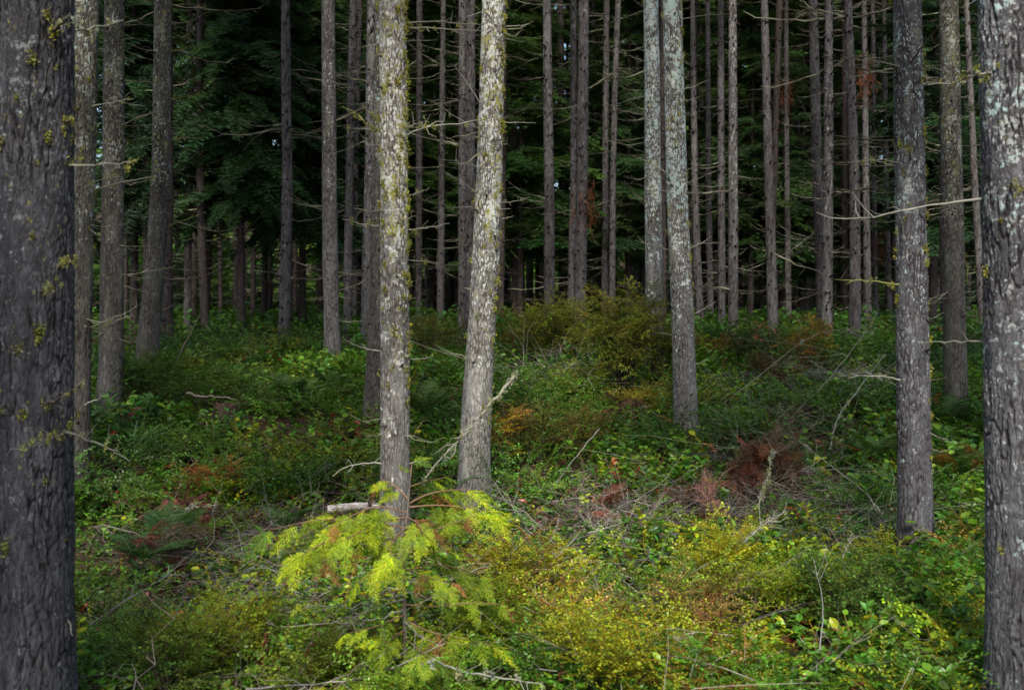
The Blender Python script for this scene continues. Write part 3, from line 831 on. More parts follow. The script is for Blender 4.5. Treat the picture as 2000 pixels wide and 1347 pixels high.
# branches seen clearly in the photograph: (tree, [(px,py)...], depth change at the tip, base radius m, moss 0..1, colour, side twigs)
GREY = (0.20, 0.19, 0.155); PALE = (0.30, 0.29, 0.245); DARK = (0.09, 0.075, 0.06); MOSSY = (0.24, 0.23, 0.08)
BR = [
 ('b7', [(745,262),(728,248),(708,236),(690,214),(668,208)], -0.25, 0.013, 1.0, MOSSY, 5),
 ('b7', [(742,240),(725,222),(707,206)], -0.1, 0.010, 1.0, MOSSY, 2),
 ('b7', [(745,254),(715,253),(690,250),(671,251)], 0.2, 0.007, 0.5, GREY, 3),
 ('b7', [(790,250),(810,244),(836,236)], -0.2, 0.009, 0.5, GREY, 2),
 ('b7', [(786,268),(815,252),(845,245),(890,243),(945,234)], -0.35, 0.011, 0.7, PALE, 4),
 ('b7', [(795,249),(822,249),(848,244)], 0.2, 0.007, 0.6, MOSSY, 2),
 ('b7', [(742,442),(718,440),(692,434),(668,427)], 0.15, 0.009, 0.7, GREY, 3),
 ('b7', [(797,449),(830,446),(856,442),(878,436)], -0.15, 0.010, 0.7, GREY, 3),
 ('b7', [(790,55),(835,55),(880,58),(930,60),(948,60)], 0.3, 0.011, 0.6, GREY, 4),
 ('b7', [(790,46),(850,40),(900,47),(948,46)], 0.5, 0.010, 0.4, GREY, 4),
 ('b7', [(742,686),(715,682),(690,672),(671,661)], -0.2, 0.009, 0.2, PALE, 3),
 ('b7', [(802,702),(825,700),(847,695)], 0.1, 0.008, 0.3, GREY, 1),
 ('b7', [(798,508),(835,510),(868,523)], 0.2, 0.006, 0.2, GREY, 2),
 ('b7', [(798,385),(820,375),(840,368)], 0.2, 0.006, 0.5, GREY, 1),
 ('b7', [(745,905),(700,905),(670,912),(650,930)], -0.2, 0.010, 0.1, PALE, 5),
 ('b7', [(800,905),(825,900),(835,893)], -0.1, 0.009, 0.1, PALE, 2),
 ('b7', [(745,283),(722,284),(705,276)], 0.2, 0.005, 0.1, PALE, 1),
 ('b14', [(985,240),(1015,239),(1047,241)], -0.1, 0.006, 0.2, PALE, 1),
 ('b14', [(978,396),(1008,394),(1034,386)], 0.1, 0.007, 0.5, GREY, 2),
 ('b14', [(978,430),(1003,422)], 0.1, 0.006, 0.2, PALE, 0),
 ('b14', [(978,408),(998,408)], -0.1, 0.005, 0.1, PALE, 0),
 ('b14', [(932,328),(895,315),(852,310)], 0.3, 0.006, 0.3, GREY, 2),
 ('b14', [(932,405),(900,404),(876,408)], 0.2, 0.006, 0.4, GREY, 2),
 ('b14', [(945,22),(915,32),(905,36)], 0.2, 0.007, 0.1, PALE, 1),
 ('b14', [(940,255),(900,235),(840,195)], 0.5, 0.007, 0.2, GREY, 4),
 ('b14', [(940,210),(915,165),(888,128)], 0.4, 0.007, 0.1, GREY, 4),
 ('b14', [(988,52),(1015,50),(1034,46)], 0.1, 0.007, 0.1, PALE, 0),
 ('b14', [(988,75),(1008,80),(1024,83)], 0.2, 0.005, 0.1, PALE, 0),
 ('b14', [(930,380),(905,355),(870,340)], 0.4, 0.006, 0.2, GREY, 3),
 ('b14', [(968,560),(977,552)], -0.1, 0.009, 0.3, GREY, 0),
 ('b14', [(910,698),(878,688),(850,674)], -0.2, 0.008, 0.1, PALE, 1),
 ('b14', [(918,565),(905,562)], 0, 0.007, 0.1, PALE, 0),
 ('a1', [(135,55),(170,58),(205,50),(241,40)], 0.3, 0.012, 0.6, GREY, 3),
 ('a1', [(110,60),(122,45),(135,32)], -0.25, 0.012, 0.9, DARK, 2),
 ('a1', [(140,327),(180,322),(220,319),(257,318)], -0.15, 0.009, 0.7, GREY, 2),
 ('a1', [(138,240),(146,230),(152,226)], -0.2, 0.010, 0.8, DARK, 1),
 ('a1', [(120,520),(145,510),(170,502)], -0.1, 0.010, 0.9, DARK, 2),
 ('a1', [(5,500),(-5,495),(-20,480)], -0.1, 0.010, 0.9, DARK, 1),
 ('a1', [(80,572),(100,560),(104,556)], -0.25, 0.010, 1.0, DARK, 1),
 ('a1', [(95,790),(125,775),(160,748)], -0.3, 0.012, 0.5, DARK, 3),
 ('a1', [(130,850),(100,856),(70,868),(45,880)], -0.45, 0.006, 0.9, GREY, 3),
 ('a1', [(135,842),(165,855),(210,872),(255,902)], -0.2, 0.007, 0.3, GREY, 5),
 ('a1', [(138,1195),(135,1215),(142,1240)], -0.06, 0.009, 0.1, GREY, 0),
 ('a1', [(5,815),(-4,805)], -0.2, 0.014, 0.9, DARK, 0),
 ('a2', [(180,372),(215,362),(250,352),(298,346)], -0.2, 0.012, 0.5, GREY, 3),
 ('a2', [(170,365),(195,350),(240,345)], -0.3, 0.009, 0.4, GREY, 3),
 ('a2', [(168,790),(190,780),(206,770)], -0.2, 0.014, 0.1, PALE, 1),
 ('a2', [(180,208),(230,198),(262,193)], -0.2, 0.009, 0.3, PALE, 2),
 ('a2', [(178,640),(215,625),(270,598)], -0.2, 0.009, 0.3, GREY, 4),
 ('a2', [(175,650),(215,632),(260,614)], 0.1, 0.008, 0.3, GREY, 3),
 ('a3', [(240,245),(270,230),(318,215)], -0.2, 0.009, 0.3, GREY, 4),
 ('a3', [(240,540),(285,530),(340,522)], -0.2, 0.010, 0.2, GREY, 3),
 ('a3', [(240,158),(280,160),(335,162)], 0.2, 0.009, 0.3, GREY, 4),
 ('a3', [(242,50),(270,48),(302,49)], 0.1, 0.008, 0.2, GREY, 2),
 ('a3', [(220,150),(222,135),(224,122)], -0.3, 0.010, 0.1, DARK, 0),
 ('a4', [(330,275),(365,268),(400,270)], 0.2, 0.010, 0.4, MOSSY, 5),
 ('a4', [(333,195),(360,190),(398,182)], 0.2, 0.010, 0.4, MOSSY, 5),
 ('a4', [(322,445),(355,432),(400,415)], 0.1, 0.010, 0.3, MOSSY, 5),
 ('a4', [(302,220),(270,228),(240,245)], 0.1, 0.009, 0.4, MOSSY, 4),
 ('a4', [(298,345),(262,353),(235,360)], -0.2, 0.009, 0.3, GREY, 3),
 ('a4', [(335,100),(365,95),(385,92)], 0.2, 0.010, 0.5, MOSSY, 4),
 ('a4', [(338,10),(370,8),(400,14)], 0.2, 0.010, 0.4, MOSSY, 4),
 ('d10', [(1752,130),(1720,122),(1690,118),(1648,112)], -0.2, 0.012, 0.6, GREY, 4),
 ('d10', [(1748,134),(1710,140),(1680,148),(1648,153)], 0.2, 0.010, 0.3, PALE, 3),
 ('d10', [(1778,125),(1795,100),(1820,68),(1846,38)], -0.35, 0.013, 0.1, DARK, 3),
 ('d10', [(1782,130),(1775,150),(1772,165)], -0.25, 0.009, 0.1, DARK, 1),
 ('d10', [(1752,318),(1720,312),(1690,315),(1655,318)], -0.25, 0.010, 0.4, GREY, 5),
 ('d10', [(1752,328),(1725,318),(1700,310),(1668,316)], 0.25, 0.009, 0.6, PALE, 4),
 ('d10', [(1778,312),(1777,300),(1778,288)], -0.3, 0.010, 0.2, DARK, 0),
 ('d10', [(1752,556),(1715,550),(1680,547),(1630,545)], -0.1, 0.010, 0.5, MOSSY, 3),
 ('d10', [(1755,742),(1720,733),(1690,735),(1660,730)], -0.2, 0.010, 0.3, PALE, 4),
 ('d10', [(1800,128),(1835,135),(1860,150),(1880,158)], 0.3, 0.010, 0.4, GREY, 3),
 ('d10', [(1812,745),(1832,740),(1850,738)], 0.1, 0.007, 0.1, DARK, 1),
 ('d10', [(1755,735),(1730,725),(1710,718)], 0.1, 0.008, 0.1, DARK, 1),
 ('d15', [(1932,386),(1880,396),(1830,398),(1780,405),(1720,422),(1680,428),(1625,427)], 0.45, 0.0085, 0.15, PALE, 6),
 ('d15', [(1935,148),(1905,143),(1880,158),(1845,165),(1800,164)], 0.3, 0.010, 0.6, GREY, 4),
 ('d15', [(1930,142),(1910,144),(1905,142)], -0.2, 0.010, 0.9, GREY, 1),
 ('d15', [(1935,666),(1895,667),(1850,668),(1795,668)], 0.3, 0.009, 0.1, GREY, 3),
 ('d15', [(1935,920),(1918,916),(1905,914)], 0.1, 0.009, 0.1, DARK, 1),
 ('d15', [(1976,350),(1985,368),(1992,378)], -0.2, 0.012, 0.7, DARK, 1),
 ('d15', [(1935,195),(1910,205),(1890,210)], 0.2, 0.006, 0.6, GREY, 2),
 ('d12', [(1885,500),(1890,525),(1889,550)], -0.2, 0.008, 0.8, MOSSY, 4),
 ('d12', [(1884,475),(1900,465),(1917,458)], -0.2, 0.006, 0.2, GREY, 1),
 ('d12', [(1845,425),(1830,424),(1818,427)], 0, 0.007, 0.1, GREY, 1),
 ('c12', [(1303,340),(1270,318),(1236,304)], -0.2, 0.009, 0.2, PALE, 2),
 ('c12', [(1342,332),(1352,328),(1362,325)], -0.1, 0.008, 0.1, PALE, 0),
 ('c12', [(1344,358),(1362,350),(1378,343)], -0.1, 0.008, 0.1, PALE, 0),
 ('c12', [(1338,175),(1358,168),(1385,155)], 0.1, 0.009, 0.3, PALE, 2),
 ('c12', [(1342,198),(1358,192),(1370,188)], 0.1, 0.008, 0.3, GREY, 1),
 ('c12', [(1350,485),(1370,475),(1390,462)], 0.1, 0.010, 0.2, PALE, 1),
 ('c12', [(1356,615),(1375,602),(1398,590)], -0.1, 0.010, 0.2, PALE, 1),
 ('c12', [(1306,490),(1275,478),(1240,470)], 0.2, 0.008, 0.1, GREY, 2),
 ('c12', [(1322,155),(1320,165),(1318,182)], -0.3, 0.010, 0.1, DARK, 0),
 ('c12', [(1335,38),(1375,30),(1440,28)], 0.3, 0.009, 0.3, GREY, 4),
 ('c12', [(1359,712),(1370,707),(1382,700)], 0, 0.009, 0.1, PALE, 0),
 ('c12', [(1360,765),(1380,752),(1396,738)], -0.2, 0.006, 0.1, GREY, 1),
 ('c12', [(1312,655),(1295,650),(1278,649)], -0.2, 0.007, 0.1, GREY, 0),
 ('c10', [(1256,188),(1230,195),(1200,205)], 0.2, 0.010, 0.4, GREY, 3),
 ('c10', [(1256,120),(1225,108),(1200,98)], 0.1, 0.009, 0.3, GREY, 4),
 ('c10', [(1260,20),(1220,35),(1190,45)], 0.2, 0.010, 0.3, GREY, 5),
]
for bi, (tid, path, dd, rad, moss, col, ntw) in enumerate(BR):
    t = TR[tid]
    q = np.random.default_rng(5000 + bi)
    root = np.array([t['bx'], t['D'], t['g']])
    # start on the bark at the height given: pull the start onto the stem
    w0 = at(path[0][0], path[0][1], t['D']) - root
    cx, cy, r = t['f'](w0[2])
    side = np.clip((w0[0] - cx) / max(r, 1e-3), -1, 1)
    front = -math.sqrt(max(0, 1 - side * side)) * r * (1 if dd <= 0 else -0.4)
    y0 = cy + front * 0.9
    n = len(path)
    pts = []
    for k, (px, py) in enumerate(path):
        D = t['D'] + y0 + dd * k / max(1, n - 1)
        pts.append(at(px, py, D) - root)
    pts[0] = pts[0] * 0.85 + np.array([cx, cy, pts[0][2]]) * 0.15
    P = smooth_path(pts, 12)
    rr = rad * 0.62 * (1 - 0.72 * np.linspace(0, 1, 12)) * (1 + q.normal(size=12) * 0.10)
    A = Acc()
    P[1:-1] += q.normal(size=(10, 3)) * rad * 0.28
    V, F = tube(P, rr, 7)
    c = np.array(col) * q.uniform(0.7, 1.25, (len(V), 1))
    A.add(V, F, c)
    Lb = np.linalg.norm(P[-1] - P[0])
    for _ in range(ntw):
        k = q.integers(2, 11)
        d = norm(norm(P[min(k + 1, 11)] - P[k - 1]) * 0.7 + q.normal(size=3) * 0.6)
        l = min(0.13, Lb * q.uniform(0.08, 0.28))
        m = P[k] + d * l * 0.5 + q.normal(size=3) * 0.01
        tv, tf = tube([P[k], m, P[k] + d * l + np.array([0, 0, 0.02])], np.array([0.32, 0.22, 0.1]) * rad, 4)
        A.add(tv, tf, np.array(col) * q.uniform(0.7, 1.2))
    b = link('branch', A.mesh('branch', M_TWIG, True), t['root'])
    if moss > 0.15:
        sp_ = []
        for _ in range(int(moss * (5 + 22 * Lb))):
            k = min(11, int(12 * q.uniform(0, 1) ** 1.7))
            nn = norm(q.normal(size=3) + np.array([0, -0.5, -0.2]))
            sp_.append((P[k] + q.normal(size=3) * 0.01, nn))
        link('moss', moss_tufts(sp_, 0.014 if t['D'] < 9 else 0.018, q, (0.27, 0.27, 0.07) if q.uniform() < 0.7 else (0.30, 0.32, 0.16)).mesh('moss', M_MOSS), b)

# unseen conifers added out of view so their crowns shade both sides
for k, (x, y, cz, cs, label) in enumerate([
    (-2.75, -1.0, 3.4, 1.0, 'unseen conifer added for shade just outside the picture at the left of the viewpoint'),
    (2.95, -1.0, 3.4, 1.0, 'unseen conifer added for shade just outside the picture at the right of the viewpoint'),
    (-4.9, 4.6, 4.5, 1.1, 'unseen conifer added for shade outside the picture left of the massive dark trunk'),
    (5.0, 5.2, 4.5, 1.1, 'unseen conifer added for shade outside the picture right of the huge edge trunk'),
    (-6.6, 9.0, 5.5, 1.2, 'unseen conifer added for shade outside the picture further back on the left'),
    (6.8, 9.5, 5.5, 1.2, 'unseen conifer added for shade outside the picture further back on the right')]):
    g = gzs(x, y)
    root = empty('conifer_tree', (x, y, g), label, 'tree', STAND)
    A, f = trunk_acc([[0, 0, -0.1], [0, 0, 6], [0, 0, 17 if k > 1 else 10.8]], [0.13, 0.10, 0.02], 24, 0.08, 700 + k, 0.04, 0.12, 0.004, 5, 0.3, 1.2)
    link('trunk', A.mesh('trunk', M_BARK['olive'], True), root)
    cb = link('crown', CROWN_HI[k % 4], root, (0, 0, cz))
    cb.scale = (cs, cs, ((16.6 if k > 1 else 10.5) - cz) / 9.0)
    cb.rotation_euler = (0, 0, k * 1.3)

# rusty dead needle clumps on three thin trunks
for tid, px, py in (('d1', 1535, 180), ('d7', 1690, 150), ('c5', 1146, 405), ('d8', 1716, 482)):
    t = TR[tid]; q = np.random.default_rng(int(px))
    o = at(px, py, t['D']) - np.array([t['bx'], t['D'], t['g']])
    n = 260
    p0 = o + q.normal(size=(n, 3)) * np.array([0.09, 0.10, 0.22])
    V, F = strips(p0, p0 + q.normal(size=(n, 3)) * 0.05 + np.array([0, 0, -0.07]), 0.008, r=q)
    A = Acc(); A.add(V, F, np.repeat(np.array([[0.17, 0.055, 0.025]]) * q.uniform(0.5, 1.4, (n, 1)), 4, 0))
    link('dead_needles', A.mesh('dead_needles', M_FINE), t['root'])

# ------------------------------------------------------------------ understory conifers and the far wood
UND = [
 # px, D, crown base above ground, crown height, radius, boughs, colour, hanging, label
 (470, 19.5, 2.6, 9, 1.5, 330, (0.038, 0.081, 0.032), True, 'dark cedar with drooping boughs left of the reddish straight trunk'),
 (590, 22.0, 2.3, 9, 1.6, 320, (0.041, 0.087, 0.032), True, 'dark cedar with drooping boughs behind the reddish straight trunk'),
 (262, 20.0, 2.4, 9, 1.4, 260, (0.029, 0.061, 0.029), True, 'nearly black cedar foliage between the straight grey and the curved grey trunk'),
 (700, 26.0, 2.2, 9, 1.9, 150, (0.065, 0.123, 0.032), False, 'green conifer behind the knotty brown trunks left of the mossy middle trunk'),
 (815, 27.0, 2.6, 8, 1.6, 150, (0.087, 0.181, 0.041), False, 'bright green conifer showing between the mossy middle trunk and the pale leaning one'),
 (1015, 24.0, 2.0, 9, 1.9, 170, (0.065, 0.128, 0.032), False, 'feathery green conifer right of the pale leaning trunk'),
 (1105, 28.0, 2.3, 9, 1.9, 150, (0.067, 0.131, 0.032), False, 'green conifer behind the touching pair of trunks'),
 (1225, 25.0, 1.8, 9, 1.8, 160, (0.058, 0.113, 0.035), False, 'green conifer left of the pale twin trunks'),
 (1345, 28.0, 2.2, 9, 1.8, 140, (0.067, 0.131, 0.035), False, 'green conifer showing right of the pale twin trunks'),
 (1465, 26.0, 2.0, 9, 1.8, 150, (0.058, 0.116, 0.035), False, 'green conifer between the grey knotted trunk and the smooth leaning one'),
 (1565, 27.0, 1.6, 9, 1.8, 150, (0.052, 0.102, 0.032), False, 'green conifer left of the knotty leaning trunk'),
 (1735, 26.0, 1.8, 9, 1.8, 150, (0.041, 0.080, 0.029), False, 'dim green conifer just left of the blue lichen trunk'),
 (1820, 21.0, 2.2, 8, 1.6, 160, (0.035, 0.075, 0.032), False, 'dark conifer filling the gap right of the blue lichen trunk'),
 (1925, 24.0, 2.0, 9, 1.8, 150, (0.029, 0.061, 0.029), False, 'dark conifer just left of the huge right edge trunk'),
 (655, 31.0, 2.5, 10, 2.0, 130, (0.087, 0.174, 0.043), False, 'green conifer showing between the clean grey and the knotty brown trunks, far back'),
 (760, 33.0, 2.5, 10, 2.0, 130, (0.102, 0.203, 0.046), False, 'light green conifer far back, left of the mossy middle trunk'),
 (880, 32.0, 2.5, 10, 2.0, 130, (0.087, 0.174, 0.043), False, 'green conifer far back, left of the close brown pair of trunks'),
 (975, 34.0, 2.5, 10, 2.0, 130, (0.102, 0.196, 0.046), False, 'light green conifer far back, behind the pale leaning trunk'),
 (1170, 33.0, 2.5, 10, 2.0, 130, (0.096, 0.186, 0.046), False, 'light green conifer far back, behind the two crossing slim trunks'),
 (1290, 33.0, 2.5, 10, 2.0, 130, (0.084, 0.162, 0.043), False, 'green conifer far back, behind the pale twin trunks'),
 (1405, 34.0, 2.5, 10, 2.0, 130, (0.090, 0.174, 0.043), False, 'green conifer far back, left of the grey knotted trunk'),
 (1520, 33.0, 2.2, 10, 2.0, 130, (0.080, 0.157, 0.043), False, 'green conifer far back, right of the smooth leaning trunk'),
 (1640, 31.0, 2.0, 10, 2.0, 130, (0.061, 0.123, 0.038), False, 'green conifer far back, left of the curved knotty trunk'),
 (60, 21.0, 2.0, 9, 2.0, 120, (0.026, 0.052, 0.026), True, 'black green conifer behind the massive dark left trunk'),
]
for ui, (px, D, cb, H, R, nb, col, hang, label) in enumerate(UND):
    q = np.random.default_rng(800 + ui)
    x = (px - 1000) / FPX * D
    g = gzs(x, D)
    root = empty('understory_conifer', (x, D, g), label, 'tree', 'green conifers growing among the trunks')
    P = np.array([[0, 0, -0.1], [0.02, 0, cb], [0.05, 0, cb + H]])
    A, f = trunk_acc(P, [0.09, 0.07, 0.012], 12, 0.2, 900 + ui, 0.06, 0.2, 0.002, None, 0.2, 1.2)
    link('trunk', A.mesh('trunk', M_BARK['black'], True), root)
    A = Acc()
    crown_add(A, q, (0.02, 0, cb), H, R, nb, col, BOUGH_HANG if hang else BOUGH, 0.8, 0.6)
    link('crown', A.mesh('crown', M_NEEDLE), root)
    for k in range(10):
        z = q.uniform(0.6, cb + 0.5)
        o = link('branch', BR_FAR[q.integers(0, 12)], root, (0, 0, z))
        L = q.uniform(0.4, 1.1)
        o.scale = (L, L, L)
        o.rotation_euler = (0, q.normal() * 0.2, q.uniform(0, 6.28))

# more stems of the stand further back, hard to tell apart
q = np.random.default_rng(77)
FT = []
for k in range(4):
    P = np.array([[0, 0, -0.3], [0.05 * k, 0, 8], [0.02, 0.1, 17]])
    A, f = trunk_acc(P, [0.10, 0.08, 0.015], 12, 0.16, 950 + k, 0.06, 0.2, 0.002, 11, 0.15, 1.3)
    FT.append(A.mesh('trunk', M_BARK['plain' if k % 2 else 'black'], True))
taken = [(t['bx'], t['D']) for t in TR.values()]
nfar = 0
while nfar < 165:
    D = q.uniform(23, 46)
    x = q.uniform(-0.72, 0.72) * D
    if nfar % 2 == 0: x = q.uniform(-0.15, 0.42) * D
    if any(math.hypot(x - a, D - b) < 1.3 for a, b in taken): continue
    if any(abs(x / D - a / b) < 0.0035 for a, b in taken[:62]): continue
    taken.append((x, D))
    root = empty('far_conifer', (x, D, gzs(x, D)), 'slim dark trunk deep in the wood, dim between the nearer trunks', 'tree', 'dim slim trunks deep in the wood')
    s = q.uniform(0.75, 1.15)
    fk = nfar % 4
    if x < -0.06 * D: fk -= fk % 2
    o = link('trunk', FT[fk], root); o.scale = (s, s, 1); o.rotation_euler = (q.normal() * 0.012, q.normal() * 0.018, q.uniform(0, 6.28))
    c = link('crown', CROWN_BG[nfar % 4], root, (0, 0, q.uniform(7.5, 10))); c.rotation_euler = (0, 0, q.uniform(0, 6.28))
    c.scale = (0.62, 0.62, 0.8)
    for k in range(7):
        z = q.uniform(0.8, 7)
        o = link('branch', BR_FAR[q.integers(0, 12)], root, (0, 0, z))
        L = q.uniform(0.4, 1.1)
        o.scale = (L, L, L); o.rotation_euler = (0, q.normal() * 0.2, q.uniform(0, 6.28))
    nfar += 1

def far_wood():
    q = np.random.default_rng(78)
    a = Acc()
    for k in range(200):
        D = 42 + 40 * q.uniform() ** 0.9
        x = q.uniform(-0.75, 0.75) * D
        g = gzs(x, D)
        cb = q.uniform(-0.6, 0.8) if k % 2 else q.uniform(0.3, 4.0)
        col = np.array((0.095, 0.190, 0.040)) * q.uniform(0.6, 1.6) * np.array([q.uniform(0.85, 1.2), 1, q.uniform(0.8, 1.2)])
        H = q.uniform(11, 24)
        crown_add(a, q, (x, D, g + cb), H, q.uniform(1.9, 2.9), 52, col, BOUGH_LO, 0.8, 0.45)
        tv, tf = tube([(x, D, g - 0.2), (x, D, g + cb + H * 0.9)], [0.14, 0.03], 6)
        a.add(tv, tf, np.array([0.05, 0.038, 0.03]))
    for k in range(150):
        D = q.uniform(33, 62)
        x = q.uniform(-0.75, 0.75) * D
        if any(math.hypot(x - t_[0], D - t_[1]) < 0.9 for t_ in taken): continue
        col = np.array((0.035, 0.070, 0.022)) * q.uniform(0.6, 1.4)
        crown_add(a, q, (x, D, gzs(x, D) - 0.3), q.uniform(1.5, 4.0), q.uniform(1.0, 2.0), 34, col, BOUGH_LO, 0.9, 0.6)
    o = link('far_wood', a.mesh('far_wood', M_NEEDLE))
    tag(o, 'dark green far side of the wood seen as one mass between the trunks', 'forest', kind='stuff')

far_wood()

# ------------------------------------------------------------------ undergrowth
DG, MG, LG, YG = (0.042, 0.118, 0.015), (0.070, 0.185, 0.016), (0.130, 0.260, 0.018), (0.26, 0.34, 0.012)
RD, BN, OR, GD = (0.17, 0.035, 0.025), (0.095, 0.05, 0.028), (0.33, 0.13, 0.03), (0.28, 0.19, 0.03)
PAL = np.array([DG, MG, LG, YG, RD, BN, OR])

LEAF_V = np.array([[0, 0, 0], [0.5, 0, -0.07], [1, 0, -0.02], [0.28, 0.30, 0.05], [0.68, 0.27, 0.03], [0.28, -0.30, 0.05], [0.68, -0.27, 0.03]])
LEAF_F = [np.array([[0, 3, 4, 2, 1], [0, 1, 2, 6, 5]])]
LEAF_F = [np.array([[0, 1, 2, 4, 3], [0, 5, 6, 2, 1]])]
SMALL_V = np.array([[0, 0, 0], [0.5, 0.26, 0.04], [1, 0, 0], [0.5, -0.26, 0.04]])
SMALL_F = [np.array([[0, 3, 2, 1]])]

def proto_from(acc):
    V = np.concatenate(acc.V); C = np.concatenate(acc.C)
    ks = {}
    for f in acc.F:
        ks.setdefault(f.shape[1], []).append(f)
    return V, [np.concatenate(v) for v in ks.values()], C

LEAFP = (LEAF_V, LEAF_F, np.ones((7, 3)))
SMALLP = (SMALL_V, SMALL_F, np.ones((4, 3)))

def salal_sprig(q, n=8, L=0.26, leaf=0.062):
    a = Acc()
    t = np.linspace(0, 1, 6)
    bend = q.uniform(0.25, 0.7)
    P = np.stack([bend * L * t ** 1.6, q.normal() * 0.02 * t, L * t * (1 - 0.25 * bend * t)], 1)
    tv, tf = tube(P, 0.0022, 3)
    a.add(tv, tf, np.array([1.6, 0.6, 0.9]))
    k = np.linspace(0.25, 1, n)
    pos = np.stack([np.interp(k, t, P[:, i]) for i in range(3)], 1)
    az = np.where(np.arange(n) % 2, 1, -1) * q.uniform(0.6, 1.6, n) + q.normal(size=n) * 0.5
    d = np.stack([np.cos(az), np.sin(az), q.uniform(-0.25, 0.45, n)], 1)
    up = np.tile([0, 0, 1.0], (n, 1)) + q.normal(size=(n, 3)) * 0.4 + np.array([0.15, 0, 0])
    inst(a, LEAFP, frames(d, up), pos, leaf * q.uniform(0.65, 1.15, n), np.ones((n, 3)) * q.uniform(0.65, 1.4, (n, 1)) * np.stack([q.uniform(0.85, 1.35, n), np.ones(n), q.uniform(0.7, 1.3, n)], 1))
    return proto_from(a)

def small_spray(q, L=0.22, leaf=0.017, side=3):
    """flat twig with two ranks of little oval leaves"""
    a = Acc()
    def run(p, d, L, leaf):
        n = max(4, int(L / (leaf * 0.62)))
        k = np.linspace(0.1, 1, n)
        e = p + d * L + np.array([0, 0, -0.12 * L])
        m = (p + e) / 2 + np.array([0, 0, 0.07 * L])
        pos = (1 - k)[:, None] ** 2 * p + 2 * ((1 - k) * k)[:, None] * m + k[:, None] ** 2 * e
        sd = np.cross(d, [0, 0, 1.0]); sd = sd / max(1e-6, np.linalg.norm(sd))
        sg = np.where(np.arange(n) % 2, 1, -1)[:, None]
        dd = norm(sd * sg + d * 0.55 + q.normal(size=(n, 3)) * 0.25)
        up = np.tile([0, 0, 1.0], (n, 1)) + q.normal(size=(n, 3)) * 0.45
        inst(a, SMALLP, frames(dd, up), pos, leaf * q.uniform(0.7, 1.2, n), q.uniform(0.6, 1.4, (n, 1)) * np.ones(3))
        tv, tf = tube([p, m, e], [0.0016, 0.0012, 0.0008], 3)
        a.add(tv, tf, np.array([1.0, 0.5, 0.7]))
        return pos
    d = np.array([0.8, 0, 0.55]); d /= np.linalg.norm(d)
    pos = run(np.zeros(3), d, L, leaf)
    for s in range(side):
        p = pos[int(len(pos) * (0.2 + 0.55 * s / max(1, side)))]
        dd = np.array([0.6, (1 if s % 2 else -1) * 0.75, q.uniform(0.0, 0.4)])
        run(p, dd / np.linalg.norm(dd), L * q.uniform(0.4, 0.65), leaf)
    return proto_from(a)

def twig_proto(q, L=0.5, r=0.0028, side=4):
    a = Acc()
    n = 7
    t = np.linspace(0, 1, n)
    P = np.stack([t * L, np.cumsum(q.normal(size=n)) * 0.05 * L, np.cumsum(q.normal(size=n)) * 0.035 * L], 1)
    P -= P[0]
    tv, tf = tube(P, r * (1 - 0.7 * t), 3)
    a.add(tv, tf, np.ones(3))
    for _ in range(side):
        k = q.integers(1, n - 1)
        d = norm(np.array([q.uniform(0.2, 1), q.normal() * 0.8, q.normal() * 0.5]))
        l = L * q.uniform(0.15, 0.5)
        m = P[k] + d * l * 0.55 + q.normal(size=3) * 0.05 * l
        tv, tf = tube([P[k], m, P[k] + d * l + q.normal(size=3) * 0.1 * l], np.array([0.6, 0.45, 0.2]) * r, 3)
        a.add(tv, tf, np.ones(3) * q.uniform(0.7, 1.3))
    return proto_from(a)

qg = np.random.default_rng(42)
SPRIG = [salal_sprig(qg, int(qg.integers(6, 10))) for _ in range(7)]
SPRAY = [small_spray(qg) for _ in range(6)]
TWIG = [twig_proto(qg, qg.uniform(0.35, 0.75), 0.0018, int(qg.integers(3, 8))) for _ in range(8)]

def rotz_frames(az, tilt, q):
    n = len(az)
    z = np.stack([tilt * q.normal(size=n), tilt * q.normal(size=n), np.ones(n)], 1)
    x = np.stack([np.cos(az), np.sin(az), np.zeros(n)], 1)
    z = norm(z)
    y = norm(np.cross(z, x))
    x = np.cross(y, z)
    return np.stack([x, y, z], -1)

def blob(px, py, L):
    """sum of soft spots given in picture positions of the ground"""
    r = np.zeros(len(px))
    for (cx, cy, sx, sy, w) in L:
        r += w * np.exp(-((px - cx) / sx) ** 2 - ((py - cy) / sy) ** 2)
    return r

THIN = [(1480, 1000, 85, 60, 0.9), (1190, 1050, 230, 60, 0.75), (560, 1190, 190, 90, 0.45), (1560, 800, 170, 80, 0.5), (430, 1090, 130, 40, 0.45), (640, 1040, 150, 40, 0.4), (1060, 1130, 120, 60, 0.4), (1640, 1000, 110, 50, 0.45), (1330, 940, 120, 40, 0.3), (1250, 1190, 120, 40, 0.5), (1700, 1170, 120, 40, 0.3)]
REDS = [(330, 1000, 120, 40, 0.35), (420, 940, 120, 30, 0.25), (1100, 1040, 120, 40, 0.45), (640, 890, 60, 20, 0.5), (1490, 940, 70, 60, 0.4), (1300, 1280, 200, 60, 0.35), (1650, 1290, 100, 50, 0.4), (1250, 970, 260, 50, 0.12), (240, 1260, 90, 60, 0.35), (1500, 700, 80, 40, 0.4), (560, 1120, 120, 60, 0.3)]
YELS = [(950, 1150, 380, 150, 0.40), (700, 1300, 500, 60, 0.3), (1400, 1300, 350, 60, 0.3), (1500, 1150, 200, 90, 0.35), (1200, 1290, 200, 80, 0.3), (420, 1240, 160, 110, 0.22), (500, 1000, 200, 60, 0.15), (1000, 1200, 120, 90, 0.3), (680, 780, 220, 80, 0.06), (1250, 740, 90, 60, 0.3), (1560, 960, 120, 40, 0.15)]

